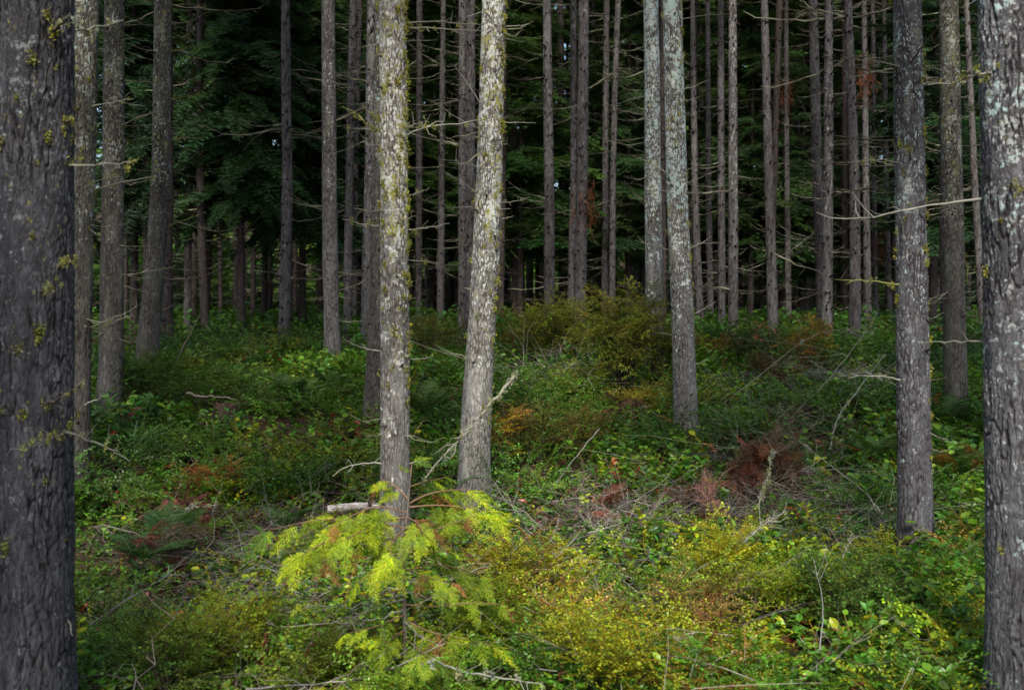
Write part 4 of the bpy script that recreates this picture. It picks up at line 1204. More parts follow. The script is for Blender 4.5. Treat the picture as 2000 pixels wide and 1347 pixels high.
def scatter_cover():
    q = np.random.default_rng(99)
    a = Acc()      # broad leaves
    def sample(n, d0, d1, pw):
        D = (d0 ** pw + (d1 ** pw - d0 ** pw) * q.uniform(size=n)) ** (1 / pw)
        x = q.uniform(-1, 1, n) * (0.56 * D + 0.5)
        return x, D
    for (n, d0, d1, pw, sc) in ((16000, 3.2, 9.0, 1.6, 0.80), (20000, 8.5, 16.0, 1.8, 0.98), (11000, 15.0, 36.0, 1.9, 1.5)):
        x, y = sample(n, d0, d1, pw)
        g = gz(x, y)
        P = np.stack([x, y, g], 1)
        px, py = proj(P)
        clump = fbm(x * 1.3, y * 1.3, 0 * x, 61, 3)
        dens = np.clip(1.0 - blob(px, py, THIN), 0.06, 1) * np.clip(0.5 + (clump - 0.30) * 4.0, 0.2, 1.0)
        m = q.uniform(size=n) < dens
        x, y, g, px, py, clump = x[m], y[m], g[m], px[m], py[m], clump[m]
        n = len(x)
        hump = np.clip(clump - 0.36, 0, 1) * 0.9
        T = np.stack([x, y, g - 0.06 + hump * q.uniform(0.2, 1.0, n)], 1)
        R = rotz_frames(q.uniform(0, 2 * PI, n), 0.28, q)
        S = sc * q.uniform(0.65, 1.3, n) * np.clip(0.55 + 1.2 * fbm(x * 0.9 + 17, y * 0.9, 0 * x, 68, 2), 0.7, 1.5)
        # colours
        tone = fbm(x * 0.8 + 30, y * 0.8, 0 * x, 62, 2)
        pr = np.clip(0.65 * blob(px, py, REDS), 0, 0.5) + 0.006
        pY = np.clip(blob(px, py, YELS) * np.clip((fbm(x * 2.2 + 11, y * 2.2, 0 * x, 66, 2) - 0.25) * 5, 0, 2), 0, 0.75) + 0.012
        u = q.uniform(size=n)
        idx = np.where(tone + q.normal(size=n) * 0.12 > 0.34, 1, 0)
        idx = np.where((idx == 1) & (q.uniform(size=n) < 0.35), 2, idx)
        idx = np.where((u < pY) & (y < 15.5), 3, idx)
        idx = np.where((y > 14) & (idx == 2), 0, idx)  # shade of the far floor put into the colour: light greens turn dark
        idx = np.where(u > 1 - pr, q.choice([4, 5, 5, 6, 4], n), idx)
        C = PAL[idx] * q.uniform(0.75, 1.3, (n, 1)) * (1 + q.normal(size=(n, 3)) * 0.06)
        w = q.integers(0, len(SPRIG), n)
        small = q.uniform(size=n) < np.clip(0.12 + 0.4 * (fbm(x * 0.9 + 70, y * 0.9, 0 * x, 63, 2) - 0.35) * 3, 0.05, 0.7)
        for k in range(len(SPRIG)):
            mm = (w == k) & ~small
            if mm.any(): inst(a, SPRIG[k], R[mm], T[mm], S[mm], C[mm])
        for k in range(len(SPRAY)):
            mm = small & (w % len(SPRAY) == k)
            if mm.any():
                Ts = T[mm] + np.array([0, 0, 0.12])
                inst(a, SPRAY[k], R[mm], Ts, S[mm] * 1.35, C[mm] * np.array([1.0, 1.12, 0.8]))
    for (n, d0, d1, cnt, rad) in ((80, 4.1, 8.0, 34, 0.20), (150, 8.0, 15.0, 26, 0.30)):
        x, y = sample(n, d0, d1, 1.5)
        px, py = proj(np.stack([x, y, gz(x, y)], 1))
        pY = blob(px, py, YELS)
        bare = blob(px, py, THIN)
        for k in range(n):
            if q.uniform() < bare[k] * 1.8 or (px[k] < 520 and q.uniform() < 0.6): continue
            r_ = rad * q.uniform(0.5, 1.5)
            m = int(cnt * (0.5 + (r_ / rad)) * q.uniform(0.6, 1.2))
            o_ = q.normal(size=(m, 3)) * np.array([0.5, 0.5, 0.32]) * r_
            o_[:, 2] = np.abs(o_[:, 2]) + r_ * 0.5 * (1 - np.minimum(1, np.hypot(o_[:, 0], o_[:, 1]) / r_))
            T = np.array([x[k], y[k], gzs(x[k], y[k])]) + o_ + np.array([0, 0, 0.04])
            az = np.arctan2(o_[:, 1], o_[:, 0]) + q.normal(size=m) * 0.6
            u = q.uniform()
            if d0 < 6: base = YG if u < 0.12 + pY[k] * 0.7 else (GD if u > 0.93 else (LG if u < 0.8 else MG))
            else: base = MG if u < 0.6 else (DG if u < 0.85 else ((0.15, 0.20, 0.016)))
            C = np.array(base) * q.uniform(0.75, 1.25) * q.uniform(0.7, 1.3, (m, 1)) * (1 + q.normal(size=(m, 3)) * 0.07)
            inst(a, SPRAY[k % len(SPRAY)], rotz_frames(az, 0.4, q), T, q.uniform(0.75, 1.4, m) * (1.0 if d0 < 6 else 1.3), C)
    o = link('ground_cover', a.mesh('ground_cover', M_LEAF))
    tag(o, 'leafy green ground cover with some yellow and reddish leaves spread over the forest floor', 'undergrowth', kind='stuff')

    # fallen twigs and needles, grey-brown
    b = Acc()
    for (n, d0, d1, pw) in ((4200, 3.3, 8.5, 1.6), (3600, 8, 16, 1.8)):
        x, y = sample(n, d0, d1, pw)
        g = gz(x, y)
        px, py = proj(np.stack([x, y, g], 1))
        dens = np.clip(0.12 + 1.3 * blob(px, py, THIN), 0, 1)
        m = q.uniform(size=n) < dens
        x, y, g = x[m], y[m], g[m]
        n = len(x)
        T = np.stack([x, y, g + 0.02 + 0.22 * q.uniform(size=n) ** 2], 1)
        R = rotz_frames(q.uniform(0, 2 * PI, n), 0.35, q)
        C = np.array([[0.20, 0.175, 0.15]]) * q.uniform(0.45, 1.6, (n, 1)) * (1 + q.normal(size=(n, 3)) * 0.07)
        w = q.integers(0, len(TWIG), n)
        for k in range(len(TWIG)):
            mm = w == k
            if mm.any(): inst(b, TWIG[k], R[mm], T[mm], q.uniform(0.6, 1.4, mm.sum()), C[mm])
    # dry leaves and needle litter
    n = 26000
    x, y = sample(n, 3.3, 15, 1.6)
    T = np.stack([x, y, gz(x, y) + 0.012 + 0.03 * q.uniform(size=n)], 1)
    R = rotz_frames(q.uniform(0, 2 * PI, n), 0.5, q)
    C = np.array([[0.13, 0.075, 0.045]]) * q.uniform(0.3, 1.8, (n, 1)) * (1 + q.normal(size=(n, 3)) * 0.12)
    inst(b, SMALLP, R, T, q.uniform(0.02, 0.06, n), C)
    o = link('twig_litter', b.mesh('twig_litter', M_TWIG))
    tag(o, 'grey fallen twigs and brown leaf litter scattered through the ground cover', 'litter', kind='stuff')

scatter_cover()

# ---- shrubs
def shrub(px, py, h, w, col, label, nst=9, nsp=70, leaf=1.0, lo=0.3, name='shrub', group='small leaved shrubs', jit=0.25, upright=0.6, D=None, stemc=(0.07, 0.05, 0.035), cols=None):
    q = np.random.default_rng(int(px * 7 + py))
    if D is None:
        x, y = hit(px, py)
    else:
        x, y = (px - 1000) / FPX * D, D
    g = gzs(x, y)
    root = empty(name, (x, y, g), label, 'shrub', group)
    sa = Acc(); fa = Acc()
    T, dirs, cc = [], [], []
    for k in range(nst):
        az = q.uniform(0, 2 * PI)
        sp_ = w * 0.5 * math.sqrt(q.uniform(0.02, 1))
        hh = h * q.uniform(0.6, 1.0) * (1 - 0.25 * (sp_ / (w * 0.5)) ** 2)
        e = np.array([math.cos(az) * sp_, math.sin(az) * sp_, hh])
        m = np.array([e[0] * 0.35, e[1] * 0.35, hh * 0.6]) + q.normal(size=3) * 0.02
        t = np.linspace(0, 1, 8)[:, None]
        P = (1 - t) ** 2 * np.array([q.normal() * 0.03, q.normal() * 0.03, -0.05]) + 2 * t * (1 - t) * m + t ** 2 * e
        P[1:-1] += q.normal(size=(6, 3)) * 0.012 * h
        tv, tf = tube(P, (0.006 + 0.004 * h) * (1 - 0.8 * t[:, 0]), 4)
        sa.add(tv, tf, np.array(stemc) * q.uniform(0.7, 1.3))
        ns = max(2, nsp // nst)
        for j in range(ns):
            f = lo + (1 - lo) * q.uniform() ** 0.8
            p = np.array([np.interp(f, t[:, 0], P[:, i]) for i in range(3)])
            a2 = q.uniform(0, 2 * PI)
            T.append(p); dirs.append(np.array([math.cos(a2), math.sin(a2), 0]) * (1 - 0.3 * upright))
            cc.append(1.0)
        T.append(P[-2]); dirs.append(np.array([math.cos(az), math.sin(az), 0])); cc.append(1.15)
    T = np.array(T); dirs = np.array(dirs); n = len(T)
    R = rotz_frames(np.arctan2(dirs[:, 1], dirs[:, 0]), 0.35, q)
    base = np.array(col)[None] * np.ones((n, 1))
    if cols is not None:
        pick = q.uniform(size=n) < 0.35
        base = np.where(pick[:, None], np.array(cols)[None], base)
    C = base * (1 + q.normal(size=(n, 1)) * jit).clip(0.4, 1.7) * (1 + q.normal(size=(n, 3)) * 0.06)
    wsel = q.integers(0, len(SPRAY), n)
    for k in range(len(SPRAY)):
        mm = wsel == k
        if mm.any(): inst(fa, SPRAY[k], R[mm], T[mm], leaf * q.uniform(0.7, 1.25, mm.sum()), C[mm])
    link('stem', sa.mesh('stem', M_TWIG), root)
    link('foliage', fa.mesh('foliage', M_FINE), root)
    return root

BY = (0.25, 0.29, 0.022)
shrub(1415, 1170, 0.42, 0.42, (0.27, 0.31, 0.014), 'yellow green small leaved shrub right of the red brown dead branch, upright tip', 10, 80)
shrub(1530, 1235, 0.42, 0.75, (0.18, 0.28, 0.014), 'wide bright green shrub left of the foot of the blue lichen trunk', 16, 170)
shrub(1620, 1240, 0.32, 0.45, (0.10, 0.17, 0.024), 'mid green low shrub at the right end of the wide bright one', 9, 80)
shrub(1200, 1400, 0.48, 0.55, (0.25, 0.31, 0.014), 'yellow green shrub at the bottom edge, middle of the picture', 14, 120)
shrub(1000, 1190, 0.45, 0.42, (0.26, 0.32, 0.014), 'yellow green shrub close to the right of the cedar sapling', 11, 90, cols=(0.26, 0.20, 0.025))
shrub(960, 1300, 0.38, 0.5, (0.17, 0.27, 0.014), 'leafy green shrub crouching under the right side of the cedar sapling', 11, 110)
shrub(420, 1345, 0.42, 0.6, (0.19, 0.26, 0.014), 'yellowish shrub at the lower left, right of the massive dark trunk', 12, 110)
shrub(330, 1395, 0.40, 0.5, (0.08, 0.15, 0.018), 'dark green shrub in the lower left corner beside the massive trunk', 10, 80)
shrub(620, 1400, 0.35, 0.6, (0.12, 0.19, 0.018), 'dull green shrub at the bottom edge left of the cedar sapling', 10, 90)
shrub(1350, 1270, 0.38, 0.5, (0.22, 0.20, 0.05), 'pale ochre feathery shrub between the two yellow green ones at lower right', 10, 80, cols=(0.33, 0.19, 0.06))
shrub(982, 925, 0.62, 0.30, (0.33, 0.27, 0.02), 'golden leaved young shrub against the foot of the pale leaning trunk', 8, 70, cols=(0.32, 0.19, 0.025))
shrub(1215, 800, 1.6, 0.85, (0.115, 0.155, 0.016), 'tall dark stemmed olive shrub left of the pale twin trunks', 24, 420, leaf=1.2, lo=0.38, cols=(0.16, 0.19, 0.018), D=11.6, stemc=(0.03, 0.022, 0.016))
shrub(1280, 800, 1.3, 0.7, (0.115, 0.15, 0.016), 'olive shrub wrapped around the foot of the left twin trunk', 12, 200, leaf=1.2, lo=0.36, D=12.2, stemc=(0.03, 0.022, 0.016))
shrub(1250, 800, 0.42, 0.55, (0.22, 0.21, 0.02), 'low golden green shrub in front of the tall olive shrub', 9, 90, D=11.0)
shrub(1100, 720, 1.15, 1.0, (0.105, 0.155, 0.016), 'wide olive shrub before the touching pair of trunks', 22, 380, leaf=1.25, D=13.5, cols=(0.16, 0.18, 0.018))
shrub(1010, 720, 0.85, 1.0, (0.11, 0.135, 0.018), 'dull olive shrub just right of the pale leaning trunk', 12, 150, leaf=1.2, D=13.8)
shrub(850, 720, 0.9, 1.1, (0.085, 0.115, 0.018), 'dark olive shrub between the mossy middle trunk and the pale leaning one', 14, 180, leaf=1.2, D=13.8)
shrub(1050, 880, 0.66, 0.6, (0.11, 0.135, 0.018), 'feathery olive seedling bush with brown tips, left of a brown dead frond', 10, 120, D=9.6, cols=(0.13, 0.10, 0.035))
shrub(1140, 880, 0.50, 0.5, (0.125, 0.14, 0.02), 'smaller feathery brown green bush in front of the tall olive shrub', 9, 90, D=9.8, cols=(0.14, 0.11, 0.04))
shrub(1575, 720, 0.85, 0.6, (0.30, 0.19, 0.025), 'orange golden shrub in front of the knotty leaning trunk at right', 10, 90, leaf=1.2, D=13.5, cols=(0.16, 0.13, 0.03))
shrub(1400, 690, 0.55, 0.5, (0.26, 0.17, 0.03), 'small ochre shrub right of the pale twin trunks', 7, 45, leaf=1.2, D=14.0, cols=(0.10, 0.10, 0.03))
shrub(1465, 700, 0.5, 0.8, (0.06, 0.08, 0.022), 'dull green shrub below the grey knotted trunk', 10, 100, leaf=1.2, D=14.0)
shrub(1500, 760, 0.45, 0.9, (0.12, 0.065, 0.022), 'rusty red shrub in the tangle of branches right of the twin trunks', 11, 110, leaf=1.1, D=12.2, cols=(0.08, 0.085, 0.025))
shrub(300, 790, 0.62, 1.0, (0.062, 0.125, 0.018), 'round green mound of shrub at the foot of the curved grey trunk', 16, 210, leaf=1.2, D=11.4)
shrub(420, 800, 0.5, 1.3, (0.062, 0.130, 0.018), 'spreading green shrub in the middle of the left slope', 16, 200, leaf=1.2, D=11.2)
shrub(340, 880, 0.45, 1.0, (0.065, 0.135, 0.018), 'green shrub in front of the round mound, right of the olive crusted trunk', 14, 170, leaf=1.1, D=9.4)
shrub(420, 940, 0.40, 0.6, (0.15, 0.16, 0.02), 'yellowing shrub low on the left slope above the fern', 9, 80, D=8.5, cols=(0.30, 0.12, 0.03))
shrub(560, 730, 0.5, 1.4, (0.050, 0.095, 0.018), 'dim green shrub at the foot of the reddish straight trunk', 14, 150, leaf=1.3, D=14.5)
shrub(1700, 1260, 0.40, 0.7, (0.06, 0.13, 0.018), 'dark leafy shrub in front of the foot of the blue lichen trunk', 12, 100, leaf=1.2)

# ---- cedar sprays
def cedar_spray(q, L=0.24, n=13, wid=0.0032, sub=4):
    """flat fan spray along +X lying in XY, tips nodding"""
    t = np.linspace(0.08, 1, n)
    ax = np.stack([t * L, 0.06 * L * np.sin(t * 3 + q.uniform(0, 6)), -0.42 * L * t ** 2], 1)
    P0, P1, W = [ax[:-1]], [ax[1:]], [np.full(n - 1, wid)]
    for i in range(n):
        for sg in ((-1, 1) if i < n - 1 else (0,)):
            l = L * 0.40 * (1 - t[i]) ** 0.75 * q.uniform(0.45, 1.25) + 0.014
            a = sg * math.radians(q.uniform(42, 60))
            d = np.array([math.cos(a), math.sin(a), q.uniform(-0.75, -0.1)])
            e = ax[i] + d * l
            P0.append(ax[i][None]); P1.append(e[None]); W.append([wid])
            ns = max(1, int(sub * l / (0.35 * L)))
            for k in range(ns):
                b = ax[i] + d * l * (k + 0.6) / (ns + 0.3)
                for s2 in (-1, 1):
                    a2 = a + s2 * math.radians(q.uniform(32, 50))
                    l2 = (0.30 * l * (1 - k / (ns + 1)) + 0.010) * q.uniform(0.7, 1.2)
                    d2 = np.array([math.cos(a2), math.sin(a2), q.uniform(-0.5, 0)])
                    P0.append(b[None]); P1.append((b + d2 * l2)[None]); W.append([wid * 0.95])
    P0 = np.concatenate(P0); P1 = np.concatenate(P1); W = np.concatenate(W)
    wv = np.cross(P1 - P0, np.array([0, 0, 1.0]) + q.normal(size=P0.shape) * 0.35)
    V, F = strips(P0, P1, W, 0.55, wv)
    c = np.repeat(q.uniform(0.6, 1.35, (len(P0), 1)) * np.stack([q.uniform(0.7, 1.25, len(P0)), np.ones(len(P0)), q.uniform(0.8, 1.6, len(P0))], 1), 4, 0)
    return V, [F], c

CED = [cedar_spray(qg, 0.25) for _ in range(5)]

def cedar_sapling():
    q = np.random.default_rng(314)
    D0 = 4.6
    x0 = at(788, 1360, D0)[0]
    g = gzs(x0, D0)
    root = empty('cedar_sapling', (x0, D0, g), 'bright yellow green cedar sapling with flat drooping sprays in the middle foreground', 'tree')
    o = np.array([x0, D0, g])
    sp_ = [at(788, 1365, D0), at(792, 1220, D0), at(788, 1120, D0 + 0.02), at(792, 1040, D0), at(798, 975, D0 - 0.02), at(802, 925, D0)]
    P = smooth_path(np.array(sp_) - o, 20)
    P[0][2] = -0.05
    a = Acc()
    V, F = tube(P, np.linspace(0.0125, 0.003, 20), 8)
    a.add(V, F, np.array([0.13, 0.105, 0.09]) * q.uniform(0.7, 1.3, (len(V), 1)))
    link('trunk', a.mesh('trunk', M_TWIG, True), root)
    Y1, Y2, G1, O1 = (0.34, 0.41, 0.012), (0.21, 0.29, 0.013), (0.09, 0.16, 0.015), (0.26, 0.11, 0.03)
    # branch: path, tip depth change, density, palette weights (bright, mid, green, orange), spray size
    BRS = [
     ([(792,1000),(735,985),(690,1005),(640,1035)], -0.30, 15, (5,3,0,.3), 1.0),
     ([(792,1010),(740,1020),(690,1045),(655,1062)], -0.45, 12, (6,2,0,.2), 1.0),
     ([(792,1045),(730,1060),(690,1075),(640,1095),(590,1105)], -0.55, 9, (3,2,0,2.5), 0.8),
     ([(790,1030),(720,1020),(640,1010),(580,1022),(525,1035)], -0.15, 13, (4,3,.5,.5), 0.95),
     ([(640,1055),(610,1072),(580,1090)], -0.45, 9, (7,2,0,.2), 0.95),
     ([(796,985),(830,965),(880,955),(935,958)], 0.20, 15, (2,4,1,.8), 0.95),
     ([(798,990),(850,985),(905,990),(965,1000)], -0.05, 15, (4,4,.5,.6), 0.95),
     ([(794,1042),(840,1038),(890,1020),(930,1005)], -0.25, 10, (3,3,.3,2.2), 0.9),
     ([(798,975),(770,945),(745,935),(735,945)], 0.10, 7, (3,3,0,.2), 0.7),
     ([(800,950),(830,940),(870,932)], 0.25, 9, (1,4,2,1), 0.8),
     ([(802,930),(803,915),(806,900)], 0.02, 4, (2,3,1,1), 0.55),
     ([(794,1030),(770,1050),(760,1068),(765,1085)], -0.5, 7, (6,2,0,1), 0.85),
     ([(796,1010),(815,1020),(830,1045)], -0.35, 9, (5,3,0,1.5), 0.85),
     ([(790,1060),(810,1075),(860,1078),(900,1072)], 0.15, 8, (1,3,2,2), 0.8),
     ([(790,1115),(850,1100),(900,1110),(960,1130)], 0.10, 10, (3,3,2,1.5), 0.85),
     ([(790,1150),(720,1165),(650,1160),(590,1180)], -0.35, 3, (1,2,2,2), 0.7),
     ([(790,1180),(850,1185),(920,1175),(980,1180)], -0.05, 9, (2,4,2,1), 0.85),
     ([(790,1210),(840,1235),(900,1245),(960,1260)], -0.25, 10, (2,4,2,.8), 0.9),
     ([(790,1230),(760,1250),(735,1265)], -0.35, 8, (4,3,1,.4), 0.9),
     ([(790,1245),(820,1270),(850,1290)], -0.45, 9, (3,4,1,.8), 0.9),
     ([(790,1280),(730,1300),(680,1325),(640,1345)], -0.35, 6, (1,3,3,.5), 0.8),
     ([(790,1310),(830,1330),(880,1350)], -0.35, 7, (2,4,2,.5), 0.85),
     ([(790,1200),(730,1225),(680,1235)], -0.45, 5, (3,3,1,.8), 0.75),
     ([(790,1300),(760,1325),(700,1340)], -0.40, 7, (3,4,2,.4), 0.85),
     ([(790,1110),(830,1125),(880,1140)], -0.3, 7, (4,3,1,1), 0.75),
     ([(788,1095),(745,1110),(700,1135)], -0.35, 6, (4,3,.5,1.5), 0.75),
    ]
    pal = np.array([Y1, Y2, G1, O1])
    for (path, dd, ns, wts, sz) in BRS:
        n = len(path)
        pts = np.array([at(px, py, D0 + dd * (k / (n - 1)) ** 1.0 if path[0][0] > 700 else D0 - 0.3 + dd * 0.3 * k) for k, (px, py) in enumerate(path)]) - o
        Q = smooth_path(pts, 12)
        a = Acc()
        V, F = tube(Q, np.linspace(0.0042, 0.0012, 12), 5)
        a.add(V, F, np.array([0.20, 0.12, 0.07]))
        b = link('branch', a.mesh('branch', M_TWIG, True), root)
        f = Acc()
        k = np.concatenate([np.linspace(0.25, 0.98, max(2, int(ns * 0.72))), [1.0]])
        pos = np.stack([np.interp(k, np.linspace(0, 1, 12), Q[:, i]) for i in range(3)], 1)
        tan = norm(np.stack([np.interp(k, np.linspace(0, 1, 12), np.gradient(Q, axis=0)[:, i]) for i in range(3)], 1))
        sg = np.where(np.arange(len(k)) % 2, 1, -1).astype(float); sg[-1] = 0
        side = norm(np.cross(tan, [0, 0, 1.0]))
        d = norm(tan * 0.75 + side * sg[:, None] * 0.65 + np.array([0, 0, -0.38]) + q.normal(size=tan.shape) * 0.28)
        up = np.tile([0, -0.35, 1.0], (len(k), 1)) + q.normal(size=tan.shape) * 0.22
        w = np.array(wts) / sum(wts)
        ci = q.choice(4, len(k), p=w)
        C = pal[ci] * q.uniform(0.75, 1.2, (len(k), 1))
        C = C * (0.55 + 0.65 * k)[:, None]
        S = sz * (0.47 * (1 - 0.45 * k) + 0.19) * q.uniform(0.6, 1.2, len(k))
        for j in range(len(CED)):
            mm = q.integers(0, len(CED), len(k)) == j if j < 0 else (np.arange(len(k)) % len(CED) == j)
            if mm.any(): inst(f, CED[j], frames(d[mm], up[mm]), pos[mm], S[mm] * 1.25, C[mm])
        link('foliage', f.mesh('foliage', M_FINE), b)
    # bare grey twigs low on the stem
    for (path, dd) in (([(788,1160),(700,1185),(620,1180),(560,1195)], -0.2), ([(788,1190),(720,1215),(650,1212)], -0.3), ([(790,1150),(830,1165),(880,1165)], -0.2), ([(790,1215),(830,1250)], -0.3), ([(790,1170),(700,1200),(600,1225),(520,1215)], 0.0)):
        n = len(path)
        Q = smooth_path(np.array([at(px, py, D0 + dd * k / (n - 1)) for k, (px, py) in enumerate(path)]) - o, 12)
        Q[1:-1] += q.normal(size=(10, 3)) * 0.006
        a = Acc(); V, F = tube(Q, np.linspace(0.0035, 0.0012, 12), 5); a.add(V, F, np.array([0.24, 0.22, 0.20]))
        for _ in range(5):
            k = q.integers(2, 11); d = norm(q.normal(size=3) + norm(Q[k] - Q[0])); l = q.uniform(0.04, 0.14)
            V, F = tube([Q[k], Q[k] + d * l], [0.0014, 0.0007], 3); a.add(V, F, np.array([0.24, 0.22, 0.20]))
        link('branch', a.mesh('branch', M_TWIG, True), root)

cedar_sapling()

# ---- dead brown and red cedar branches lying in the green
def dead_frond(px, py, L, yaw, n, col, label, D=None, lift=0.2, rise=0.1):
    q = np.random.default_rng(int(px * 3 + py))
    if D is None: x, y = hit(px, py)
    else: x, y = (px - 1000) / FPX * D, D
    g = gzs(x, y)
    root = empty('dead_branch', (x, y, g), label, 'dead branch', 'dry brown branches lying in the green')
    t = np.linspace(0, 1, 10)
    P = np.stack([(t - 0.5) * L * math.cos(yaw), (t - 0.5) * L * math.sin(yaw), 0.02 + lift + rise * np.sin(t * PI)], 1) + np.cumsum(q.normal(size=(10, 3)) * 0.008, 0)
    a = Acc(); V, F = tube(P, np.linspace(0.009, 0.002, 10), 5); a.add(V, F, np.array([0.11, 0.06, 0.04]))
    link('stem', a.mesh('stem', M_TWIG, True), root)
    k = q.uniform(0.1, 1, n)
    pos = np.stack([np.interp(k, t, P[:, i]) for i in range(3)], 1)
    d = norm(np.array([math.cos(yaw), math.sin(yaw), 0])[None] * q.uniform(0.2, 1, (n, 1)) + q.normal(size=(n, 3)) * np.array([0.6, 0.6, 0.45]))
    up = np.tile([0, -0.6, 1.0], (n, 1)) + q.normal(size=(n, 3)) * 0.5
    C = np.array(col) * q.uniform(0.4, 1.6, (n, 1)) * (1 + q.normal(size=(n, 3)) * 0.12)
    C[::4] = np.array([0.10, 0.065, 0.035]) * q.uniform(0.5, 1.5, (len(C[::4]), 1))
    f = Acc()
    for j in range(len(CED)):
        mm = np.arange(n) % len(CED) == j
        if mm.any(): inst(f, CED[j], frames(d[mm], up[mm]), pos[mm], q.uniform(0.6, 1.3, mm.sum()), C[mm])
    link('dead_foliage', f.mesh('dead_foliage', M_FINE), root)

dead_frond(1480, 985, 0.80, 0.5, 74, (0.130, 0.046, 0.020), 'large red brown dead cedar branch in the green right of the twin trunks', lift=0.24, rise=0.14)
dead_frond(1355, 1020, 0.32, 2.2, 16, (0.13, 0.05, 0.025), 'small rusty dead branch left of the large red brown one', lift=0.14)
dead_frond(1390, 1065, 0.30, 1.2, 16, (0.19, 0.09, 0.045), 'light brown dead branch just above the yellow green shrub', lift=0.14)
dead_frond(1215, 845, 0.42, 0.5, 22, (0.10, 0.05, 0.028), 'brown dead frond under the tall olive shrub', lift=0.2)
dead_frond(640, 905, 0.5, 0.1, 11, (0.11, 0.045, 0.028), 'brown dead branch left of the mossy middle trunk', lift=0.16)
dead_frond(350, 1040, 0.5, -0.3, 13, (0.14, 0.045, 0.025), 'reddish dead branch beside the bracken fern at lower left', lift=0.10)
dead_frond(300, 1135, 0.3, 0.6, 10, (0.19, 0.06, 0.03), 'rust coloured dead spray right of the massive dark trunk, low on the slope', lift=0.16)
dead_frond(1170, 1050, 0.22, 0.3, 9, (0.17, 0.05, 0.03), 'small reddish dead spray on the bare twiggy patch', lift=0.12)
dead_frond(1780, 900, 0.4, 1.0, 10, (0.12, 0.05, 0.03), 'thin brown dead frond beside the blue lichen trunk', lift=0.15)

# ---- ferns
def fern(px, py, L, n, col, label, D=None, arch=0.8, dead=0.0, only=None, tw=0.14):
    q = np.random.default_rng(int(px + py * 5))
    if D is None: x, y = hit(px, py)
    else: x, y = (px - 1000) / FPX * D, D
    g = gzs(x, y)
    g += 0.10
    L *= 1.2
    col = tuple(c_ * 1.25 for c_ in col)
    root = empty('fern', (x, y, g), label, 'fern', 'ferns on the forest floor')
    for i in range(n):
        az = only[i] if only else 2 * PI * i / n + q.normal() * 0.2
        l = L * q.uniform(0.75, 1.1)
        t = np.linspace(0, 1, 34)
        up = q.uniform(0.55, 0.95)
        r = l * (t * (1 - up * 0.45)) * (0.55 + 0.45 * t)
        z = 0.05 + l * up * (t - 0.62 * arch * t ** 2.2)
        dxy = np.array([math.cos(az), math.sin(az)])
        P = np.stack([r * dxy[0], r * dxy[1], z], 1)
        tan = norm(np.gradient(P, axis=0))
        sd = norm(np.cross(tan, [0, 0, 1.0]))
        a = Acc()
        V, F = tube(P, 0.003 * (1 - 0.8 * t), 3)
        c = np.array(col) * q.uniform(0.8, 1.2)
        if q.uniform() < dead: c = np.array([0.24, 0.11, 0.035])
        a.add(V, F, c * np.array([1, 0.7, 0.6]))
        pl = l * tw * np.sin(np.clip(t * 1.08 + 0.10, 0, 1) * PI) ** 0.7 * (1 - 0.3 * t) + 0.004
        for sg in (-1, 1):
            e = P + sd * sg * pl[:, None] + tan * 0.25 * pl[:, None] + np.array([0, 0, -0.12]) * pl[:, None]
            V, F = strips(P[4:], e[4:], 0.36 * l / 34, 0.4, tan[4:] + q.normal(size=(30, 3)) * 0.15)
            a.add(V, F, np.repeat(c * q.uniform(0.7, 1.25, (30, 1)), 4, 0))
        link('frond', a.mesh('frond', M_FINE), root)

fern(1845, 820, 0.75, 13, (0.045, 0.085, 0.024), 'large dark sword fern at the foot of the fine grained grey trunk', D=10.2, dead=0.1)
fern(1850, 905, 0.62, 12, (0.050, 0.090, 0.022), 'dark sword fern in front of the larger one, right of the blue lichen trunk', D=8.8, dead=0.15)
fern(1715, 870, 0.60, 12, (0.048, 0.095, 0.024), 'sword fern just left of the blue lichen trunk', D=9.2, dead=0.05)
fern(830, 800, 0.70, 11, (0.055, 0.095, 0.024), 'sword fern between the mossy middle trunk and the pale leaning one', D=10.6)
fern(575, 790, 0.62, 12, (0.038, 0.070, 0.022), 'sword fern on the left slope below the reddish straight trunk', D=11.2)
fern(640, 770, 0.55, 10, (0.040, 0.075, 0.022), 'sword fern below the clean straight grey trunk', D=12.0)
fern(280, 1030, 0.55, 6, (0.050, 0.11, 0.030), 'broad green bracken fern right of the massive dark trunk', D=6.6, tw=0.26, arch=1.0, only=[3.3, 2.7, 0.2, -0.3, 4.2, 1.4])
fern(330, 1000, 0.45, 5, (0.045, 0.10, 0.03), 'smaller bracken fern behind the broad one', D=7.0, tw=0.26, arch=0.7, only=[3.0, 1.9, 0.6, 2.4, -0.4])
fern(560, 985, 0.40, 5, (0.06, 0.13, 0.03), 'light green bracken fern left of the white log', D=7.6, tw=0.25, arch=1.0, only=[3.1, 0.1, 2.5, -0.5, 4.4])
fern(549, 900, 0.32, 3, (0.22, 0.23, 0.035), 'tiny yellow fern frond standing upright in the left slope', D=9.0, tw=0.2, arch=0.3, only=[1.2, 2.2, 0.2])
fern(1900, 850, 0.5, 7, (0.14, 0.07, 0.03), 'withered brown fern left of the huge right edge trunk', D=9.0, dead=1.0)

